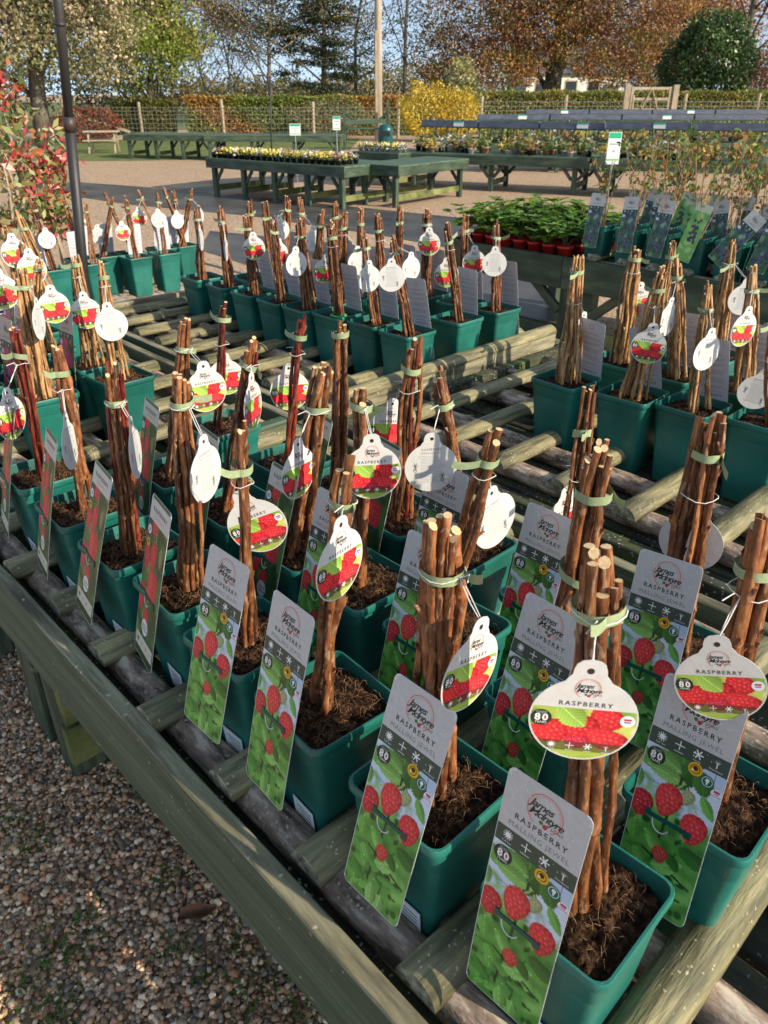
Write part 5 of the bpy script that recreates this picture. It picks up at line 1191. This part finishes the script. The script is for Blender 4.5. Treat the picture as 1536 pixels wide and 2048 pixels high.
def wood_pole():
    p = atd(757, 235, 30.0); t = thing('telegraph_pole', 'tall pale wooden telegraph pole beside the green timber stand', 'pole', (p.x, p.y, 0)); b = MB(); b.tube([(0, 0, 0), (0, 0, 4), (0, 0, 8.5)], [.135, .125, .105], 14); b.build('shaft', M['polew'], t, True)
    b = MB(); b.box(-.10, -.03, -.19, -.12, 1.0, 3.4); b.build('conduit', M['paleW'], t); b = MB(); b.bar((-.55, -.1, 8.1), (.55, -.1, 8.1), .09, .1); b.build('crossarm', M['paleW'], t)
wood_pole()

# ------------------------------------------------------------------ fence, gate, hedge
FY = 33.5
def fence():
    t = thing('stock_fence', 'wire mesh stock fence on pale round posts in front of the hedge', 'fence', (0, FY, 0))
    xs = [-12.4, -9.45, -6.25, -2.75, .55, 3.75, 7.0, 9.55, 11.6, 14.4, 17.2]
    for x in xs: b = MB(); b.tube([(x, 0, 0), (x + rnd.uniform(-.03, .03), 0, rnd.uniform(1.26, 1.42) + (.2 if x > 3 else 0))], .062, 8); b.build('post', M['paleW'], t)
    for i in range(len(xs) - 1):
        if i == 7: x_skip = 1
        b = MB(); x0, x1 = xs[i], xs[i + 1]; hh = 1.12 + (.22 if x0 > 2 else 0)
        for k in range(8): z = .12 + hh * .88 * k / 7 - .02 * math.sin(k); b.bar((x0, -.075, z), (x1, -.075, z), .009, .009)
        n = int((x1 - x0) / .16)
        for k in range(n + 1): x = x0 + (x1 - x0) * k / n; b.bar((x, -.085, .10), (x, -.085, hh), .006, .006)
        b.build('wire_panel', M['fwire'], t)
    b = MB(); b.bar((-12.6, -.08, 1.05), (-9.9, -.08, .25), .09, .09); b.build('strut', M['paleW'], t)
fence()
def gate():
    p0 = atd(1272, 200, FY); sx = .52
    t = thing('wooden_gate', 'pale timber five-bar gate between two stout posts in the fence', 'gate', (p0.x, FY, 0))
    for x in (0, 1.85): b = MB(); b.box(x - .10, x + .10, -.10, .10, 0, 1.86); b.build('post', M['paleW'], t)
    for x in (.2, 1.65): b = MB(); b.box(x - .045, x + .045, -.04, .04, .2, 1.80); b.build('stile', M['paleW'], t)
    for k in range(5): z = .3 + k * .36; b = MB(); b.box(.25, 1.60, -.025, .025, z - .045, z + .045); b.build('bar', M['paleW'], t)
    for a_, b_ in (((.3, -.04, .3), (.90, -.04, 1.7)), ((1.55, -.04, .3), (.95, -.04, 1.7))): b = MB(); b.bar(a_, b_, .03, .08); b.build('brace', M['paleW'], t)
gate()
def gauss_blobs(n, c, s): return rng.normal(0, 1, (n, 3)) * np.asarray(s) + np.asarray(c)
def hedge(label, x0, x1, y0, y1, h, pal, n, size=.11, name='hedge', patch=True):
    t = thing(name, label, 'hedge', ((x0 + x1) / 2, (y0 + y1) / 2, 0)); cx, cy = (x0 + x1) / 2, (y0 + y1) / 2
    m = MB(); m.box(x0 - cx + .12, x1 - cx - .12, y0 - cy + .16, y1 - cy - .12, 0, h - .14); m.build('inner_twigs', mat('hedge_inside', [(.03, .025, .012), (.06, .05, .02)], 6, .9), t)
    nf = int(n * .72); P = np.empty((n, 3)); P[:nf, 0] = rng.uniform(x0, x1, nf) - cx; P[:nf, 1] = y0 - cy + rng.gamma(1.5, .05, nf); P[:nf, 2] = rng.uniform(.02, h, nf)
    k = n - nf; P[nf:, 0] = rng.uniform(x0, x1, k) - cx; P[nf:, 1] = rng.uniform(y0, y1, k) - cy; P[nf:, 2] = h - rng.gamma(1.4, .04, k) + .05 * np.sin(P[nf:, 0] * 3) 
    pal = np.asarray(pal); f = .5 + .5 * np.sin(P[:, 0] * 1.1 + 1.3 * np.sin(P[:, 2] * 2.4 + P[:, 0] * .4)) + rng.normal(0, .28, n)
    idx = np.clip((f * len(pal)).astype(int), 0, len(pal) - 1)
    col = pal[idx] * rng.uniform(.65, 1.3, (n, 1)); leafcloud('foliage', P, size, col, M['leaf'], t)
    return t
hedge('clipped beech hedge in mixed green and copper leaf behind the wire fence', -8.3, 3.2, 36.2, 37.4, 1.44, [(.17, .23, .05), (.22, .27, .055), (.28, .28, .06), (.24, .27, .055), (.38, .24, .065), (.42, .20, .06)], 30000)
hedge('dark clipped yew hedge end at the lawn corner', -11.6, -8.9, 36.6, 37.6, 1.30, [(.05, .075, .022), (.10, .12, .03), (.16, .16, .035)], 5000)
hedge('low beech hedge running behind the pale gate', 3.6, 18.5, 37.2, 38.2, 1.62, [(.22, .25, .06), (.30, .28, .07), (.38, .27, .07), (.18, .22, .05)], 26000)

# ------------------------------------------------------------------ shrubs and trees
def grow(r, h, r0, levels=3, spread=.6, nb=(5, 4, 3), first=.3, lean=(0, 0), droop=0.0, up=.5, low=False):
    """a branching skeleton: list of (points, radii, level) and the twig points"""
    out = []; tips = []
    def branch(p, d, L, rad, lv):
        n = 5; P = [p]; Q = [rad]
        for i in range(n):
            d = (d + Vector((r.normal(0, .10 + .05 * lv), r.normal(0, .10 + .05 * lv), (up if lv else .15) * .12 - droop * lv * .10))).normalized(); p = p + d * (L / n); P.append(p); Q.append(rad * (1 - .8 * (i + 1) / n) + .004)
        out.append((P, Q, lv))
        if lv >= levels: tips.extend(P[2:]); return
        if lv == levels - 1: tips.extend(P[2:])
        if low and lv >= 1: tips.extend(P[1:])
        k = nb[min(lv, len(nb) - 1)]
        for j in range(k):
            f = first + (1 - first) * (j + r.uniform(0, .8)) / k if lv == 0 else r.uniform(.3, 1)
            f = min(f, .98); i = int(f * n); q = P[i].lerp(P[min(i + 1, n)], f * n - i); a = r.uniform(0, 6.28)
            e = Vector((math.cos(a), math.sin(a), r.uniform(-.1, .7) * up * 2)).normalized(); dd = (d * (1 - spread) + e * spread).normalized()
            branch(q, dd, L * r.uniform(.42, .62) * (1.15 - .35 * f if lv == 0 else 1), Q[i] * (.30 if lv == 0 else .5) + .004, lv + 1)
    branch(Vector((0, 0, 0)), Vector((lean[0], lean[1], 1)).normalized(), h, r0, 0)
    return out, tips
def tree(label, pos, h, r0, pal, nleaf, size, seed, levels=3, spread=.6, nb=(8, 5, 4), first=.25, puff=.5, droop=0.0, bark='bark', cat='tree', name='tree', up=.5, lean=(0, 0), extra=None, aspect=.6, group=None, low=False):
    r = np.random.default_rng(seed); t = thing(name, label, cat, pos, 0, group); br, tips = grow(r, h, r0, levels, spread, nb, first, lean, droop, up, low)
    b = MB(); c = MB()
    for P, Q, lv in br:
        (b if lv == 0 else c).tube(P, Q, 7 if lv < 2 else 4)
    b.build('trunk', M[bark], t, True); c.build('limbs', M[bark if bark == 'bark' else 'bark'], t, True)
    if nleaf:
        T_ = np.array([tuple(p) for p in tips]); i = r.integers(0, len(T_), nleaf); P = T_[i] + r.normal(0, puff, (nleaf, 3)) * np.array([1, 1, .7])
        if extra is not None: P = np.concatenate([P, extra])
        P = P[P[:, 2] > .25]
        leafcloud('crown', P, size, clump(pal, P, r), M['leaf'], t, r=r, droop=droop, aspect=aspect)
    return t
def clump(pal, P, r):
    """leaf colours drift from clump to clump of the crown"""
    pal = np.asarray(pal, dtype=np.float32); s = P[:, 0] * .9 + 2 * np.sin(P[:, 1] * .8) + 1.7 * np.sin(P[:, 2] * 1.3 + P[:, 0] * .7)
    f = (.5 + .5 * np.sin(s)) * .75 + r.uniform(0, .4, len(P)); idx = np.clip((f * len(pal)).astype(int), 0, len(pal) - 1)
    return np.clip(pal[idx] * 1.32 * r.uniform(.65, 1.35, (len(P), 1)).astype(np.float32), 0, .8)
def shell(c, s, n, r, fill=.35):
    d = r.normal(size=(n, 3)); d /= np.linalg.norm(d, axis=1, keepdims=True); k = 1 - fill * r.random((n, 1)) ** 1.6
    bumps = 1 + .10 * np.sin(d[:, :1] * 7 + d[:, 2:] * 5) + .08 * np.sin(d[:, 1:2] * 9 + 2) 
    return np.asarray(c) + d * k * bumps * np.asarray(s)
def bush(label, pos, s, pal, n, size, seed, name='shrub', cat='shrub', m='leaf', fill=.3, group=None, parts=None, aspect=.55):
    r = np.random.default_rng(seed); t = thing(name, label, cat, pos, 0, group)
    P = np.concatenate([shell((a[0], a[1], a[2]), (a[3], a[4], a[5]), int(n * a[6]), r, fill) for a in (parts or [(0, 0, s[2] * .95, s[0], s[1], s[2], 1)])])
    P = P[P[:, 2] > .03]; b = MB()
    for k in range(6): a = r.uniform(0, 6.28); b.tube([(0, 0, 0), (math.cos(a) * s[0] * .25, math.sin(a) * s[1] * .25, s[2] * .8), (math.cos(a) * s[0] * .55, math.sin(a) * s[1] * .55, s[2] * 1.35)], [.05, .035, .012], 5)
    b.build('stems', M['bark'], t); leafcloud('foliage', P, size, clump(pal, P, r), M[m], t, r=r, aspect=aspect); return t
def gp(x, d): p = atd(x, 200, d); return (p.x, p.y, 0)
bush('golden yellow rounded shrub at the fence', gp(872, 31.5), (1.55, .8, .78), [(.52, .37, .04), (.60, .45, .07), (.55, .41, .08), (.42, .31, .04)], 10000, .085, 1, parts=[(-.35, 0, 1.0, 1.0, .7, .92, .6), (.80, 0, .92, .72, .6, .82, .4)])
bush('pale conical variegated shrub behind the yellow shrub', gp(918, 37), (.95, .9, 1.4), [(.26, .25, .10), (.34, .32, .16), (.18, .19, .07)], 4200, .13, 2, parts=[(0, 0, 1.0, 1.1, .9, 1.1, .6), (.05, 0, 1.9, .6, .6, 1.0, .4)])
bush('large dense rounded evergreen shrub beyond the gate', gp(1402, 43), (2.1, 1.9, 2.3), [(.030, .058, .016), (.048, .085, .022), (.07, .12, .03)], 16000, .17, 3, parts=[(0, 0, 2.2, 2.05, 1.9, 2.35, .8), (.1, 0, 3.3, 1.3, 1.3, 1.6, .2)], m='leafg')
bush('feathery grey-green shrub growing through the fence', gp(655, 34.9), (1.5, .8, .7), [(.17, .16, .07), (.24, .21, .10), (.12, .13, .055)], 4200, .11, 4)
bush('russet low shrub at the lawn edge under the grey-green tree', gp(165, 33), (1.2, .8, .6), [(.22, .06, .035), (.30, .10, .06), (.15, .05, .03)], 3000, .10, 5)
bush('dull red bare-looking shrub by the far fence end', gp(1555, 44), (2.2, 1.4, 1.7), [(.17, .075, .055), (.24, .11, .075), (.12, .06, .045)], 6000, .13, 6)
r_ = np.random.default_rng(15)
EXL = np.concatenate([shell(a[:3], a[3:6], a[6], r_, .6) for a in ((-2.2, -.5, 4.6, 2.6, 2, 2.4, 12000), (1.2, -.8, 5.2, 2.4, 2, 2.2, 11000), (-.6, -1.4, 3.2, 2.6, 1.4, 1.3, 7000), (2.1, -.3, 3.2, 1.5, 1.3, 1.5, 5000), (0, 0, 7.2, 3.4, 2.6, 2, 6000))])
tree('huge grey-green tree with pale pinkish seed heads hanging over the fence end', gp(72, 30), 8.6, .30, [(.15, .15, .07), (.21, .20, .095), (.32, .27, .16), (.46, .36, .24), (.12, .12, .05)], 22000, .12, 11, 3, .66, (16, 7, 5), .14, .50, droop=.55, up=.45, extra=EXL)
tree('bright green broadleaf tree behind the beech hedge', gp(298, 39), 5.0, .20, [(.13, .17, .022), (.18, .22, .035), (.09, .13, .02), (.24, .23, .05)], 20000, .16, 12, 3, .62, (14, 6, 4), .12, .42)
tree('leafless purple-twigged tree behind the green tree', gp(315, 56), 5.6, .08, [(.22, .15, .13)], 900, .08, 13, 4, .5, (8, 4, 4), .25, .3, up=.9)
tree('weeping bare birch with hanging twigs', gp(415, 50), 4.9, .09, [(.24, .17, .10), (.18, .13, .08)], 3800, .10, 14, 3, .55, (10, 6, 4), .3, .30, droop=1.6)
tree('slender white-stemmed birch with pale twigs', gp(474, 52), 5.4, .10, [(.26, .20, .13), (.20, .15, .10)], 2600, .09, 15, 3, .45, (11, 5, 4), .3, .28, bark='birch', up=.7)
tree('tall open golden larch with sparse needles', gp(545, 47), 11.0, .12, [(.33, .21, .06), (.25, .17, .05), (.20, .15, .05)], 14000, .11, 16, 3, .62, (22, 6, 4), .10, .32, up=.2, droop=.3, low=True)
r_ = np.random.default_rng(77); pads = []
for zz in np.arange(1.3, 11, .55):
    for q in range(4):
        a_ = r_.uniform(0, 6.28); ro = r_.uniform(.5, 2.4) * (1.1 - zz / 16); pads.append(shell((math.cos(a_) * ro, math.sin(a_) * ro, zz + r_.uniform(-.2, .2)), (r_.uniform(.7, 1.3), r_.uniform(.7, 1.3), r_.uniform(.16, .30)), 420, r_, .9))
EXC = np.concatenate(pads)
tree('dark layered cedar behind the telegraph pole', gp(640, 49), 11.5, .17, [(.022, .034, .016), (.035, .048, .020), (.055, .065, .026)], 34000, .13, 17, 3, .74, (24, 7, 4), .08, .26, up=.12, low=True, extra=EXC)
tree('tall bare twiggy tree close to the cedar', gp(715, 56), 12.0, .12, [(.12, .09, .05), (.17, .11, .05)], 6200, .09, 18, 4, .5, (10, 5, 3), .2, .35, up=.8)
tree('sparse russet oak left of the big copper beech', gp(812, 50), 11.5, .13, [(.22, .13, .06), (.16, .10, .05), (.25, .12, .05)], 7000, .12, 19, 4, .55, (10, 5, 3), .2, .35)
# great copper beech
r_ = np.random.default_rng(5)
ex = np.concatenate([shell((x, y, z), (a, b_, c_), n, r_, .55) for x, y, z, a, b_, c_, n in ((-4.5, 0, 5.2, 3.6, 3, 2.6, 11000), (-1, -1, 6.8, 4.4, 3.6, 3.2, 16000), (3.6, 0, 6.0, 4.2, 3.2, 3.0, 13000), (6.6, .5, 4.6, 3.2, 2.6, 1.9, 7000), (0, 0, 9.2, 5.5, 4, 3, 8000), (-6.6, 0, 3.6, 2.2, 2, 1.6, 2600), (1.2, -2.2, 4.0, 3.0, 1.2, 1.3, 3200), (-2.6, -2.0, 3.9, 2.6, 1.2, 1.2, 2600), (-3.6, -2.6, 2.7, 2.6, 1.0, 1.0, 3200), (2.6, -2.6, 2.8, 2.6, 1.0, 1.0, 3200), (5.4, -1.6, 2.7, 2.2, 1.0, 1.1, 2600), (-6.2, -1, 2.5, 1.8, 1.0, 1.0, 2000))])
tree('great spreading copper beech with drooping russet and green foliage', gp(1105, 52), 9.5, .62, [(.26, .115, .042), (.36, .17, .06), (.20, .145, .042), (.15, .14, .036), (.44, .24, .10), (.17, .075, .035)], 16000, .14, 20, 3, .7, (15, 7, 5), .12, .8, droop=.5, extra=ex)
tree('coppery beech limb mass beyond the evergreen shrub', gp(1395, 60), 7.6, .35, [(.25, .10, .04), (.32, .15, .06), (.17, .08, .03)], 15000, .20, 21, 3, .7, (13, 6, 4), .14, .75, droop=.3)
tree('bare-branched oak with thin brown leaves past the gate', gp(1492, 50), 11.0, .24, [(.17, .10, .055), (.22, .14, .07)], 4600, .12, 22, 4, .55, (10, 5, 3), .25, .4)
for k, (x, d, hh) in enumerate(((190, 62, 5.2), (345, 70, 3.6), (430, 74, 3.0), (520, 66, 2.9), (600, 70, 2.7), (700, 72, 3.0), (770, 68, 3.8), (850, 75, 4.4), (960, 74, 5.0), (1330, 76, 4.6), (1500, 72, 5.0), (20, 66, 6.0), (1600, 64, 6.0))):
    bush('hazy round-headed woodland tree on the skyline beyond the garden', gp(x, d), (3.6, 2.5, hh / 2), [(.13, .125, .05), (.19, .16, .06), (.24, .16, .06), (.10, .10, .04)], 2600, .26, 120 + k, name='woodland_tree', cat='tree', group='woodland trees on the skyline', fill=.7)
def house():
    p = gp(1130, 76); t = thing('white_house', 'white rendered house glimpsed through the copper beech', 'house', p, R(8))
    m = MB(); m.box(-3.5, 5.5, 0, 6, 0, 3.0); m.build('wall', M['wall'], t)
    m = MB(); m.add([(-3.9, -.4, 3.0), (5.9, -.4, 3.0), (5.9, 6.4, 3.0), (-3.9, 6.4, 3.0), (-3.9, 3, 5.6), (5.9, 3, 5.6)], [[0, 1, 5, 4], [2, 3, 4, 5], [0, 4, 3], [1, 2, 5], [3, 2, 1, 0]]); m.build('roof', M['slate'], t)
    for x in (-2.2, .4, 2.4): m = MB(); m.box(x - .55, x + .55, -.03, .04, 1.0, 2.5); w_ = m.build('window', M['paleW'], t); m = MB(); m.box(x - .46, x + .46, -.05, -.031, 1.09, 2.41); m.build('pane', M['glass'], w_)
    m = MB(); m.box(3.6, 4.5, -.05, .04, 0, 2.1); m.build('door', M['fgreen'], t)
house()
# photinias in black pots behind the rack
def photinia(pos, h, seed, label, red=.4):
    r = np.random.default_rng(seed); t = thing('potted_photinia', label, 'potted shrub', pos, 0)
    ob('pot', round_pot('pot', M['blackpot'], .13, .17, .30), t)
    b = MB(); pts = []
    for s in range(2):
        P = [Vector((r.normal(0, .02), r.normal(0, .02), .25))]; d = Vector((r.normal(0, .12), r.normal(0, .12), 1)).normalized()
        for i in range(7):
            d = (d + Vector((r.normal(0, .08), r.normal(0, .08), .1))).normalized(); P.append(P[-1] + d * (h - .25) / 7)
            if i > 1:
                for q in range(2):
                    a = r.uniform(0, 6.28); e = Vector((math.cos(a) * .8, math.sin(a) * .8, .6)).normalized(); L = r.uniform(.12, .34); tip = P[-1] + e * L; b.tube([P[-1], P[-1].lerp(tip, .6), tip], [.006, .005, .003], 4); pts += [P[-1].lerp(tip, f) for f in (.35, .6, .8, 1, 1)]
        b.tube(P, [.016, .015, .013, .012, .010, .008, .006, .005], 6); pts += P[4:]
    b.build('stems', M['paleW'], t)
    PP = []; CC = []
    for q in pts:
        hi = r.random() < red * (.15 + .75 * (q.z / h) ** 4)
        for k in range(8):
            PP.append((q.x + r.normal(0, .04), q.y + r.normal(0, .04), q.z + r.normal(0, .03)))
            c = [(.42, .045, .05), (.50, .09, .08), (.40, .14, .05)][r.integers(3)] if hi else [(.20, .25, .07), (.40, .40, .18), (.10, .16, .04), (.50, .48, .28), (.30, .30, .10), (.34, .17, .06)][r.integers(6)]
            CC.append(c)
    leafcloud('foliage', PP, .072, CC, M['leafg'], t, r=r, aspect=.42); return t
for k, (x, y, d, h, lb) in enumerate(((58, 470, 6.1, 1.58, 'tall potted photinia with crimson tips and variegated leaves'), (10, 480, 5.9, 1.42, 'bushy variegated photinia partly outside the frame edge, behind the golden canes'), (112, 462, 6.4, 1.10, 'short photinia with orange-red leaves next to the metal pole'))):
    p = atd(x, y, d); photinia((p.x, p.y, 0), h, 30 + k, lb, (.5, .25, .75)[k])
b = MB(); pz = at(190, 305); t = thing('picnic_table', 'weathered pale picnic table standing on the lawn', 'picnic table', (pz.x + .3, pz.y, 0), R(10))
t.scale = (.62, .8, .8)
along('table_top', rect(.7, .05), (-.8, 0, .72), (.8, 0, .72), M['paleW'], t, 1)
for y in (-.65, .65): along('seat', rect(.25, .04), (-.8, y, .44), (.8, y, .44), M['paleW'], t, 1)
for x in (-.6, .6):
    for y in (-.6, .6): along('leg', rect(.08, .05), (x, y, 0), (x, y * .35, .69), M['paleW'], t, 1)
for o in list(bpy.data.objects):
    if o.type == 'MESH' and o.name.startswith('t') and o.data.users == 0: pass
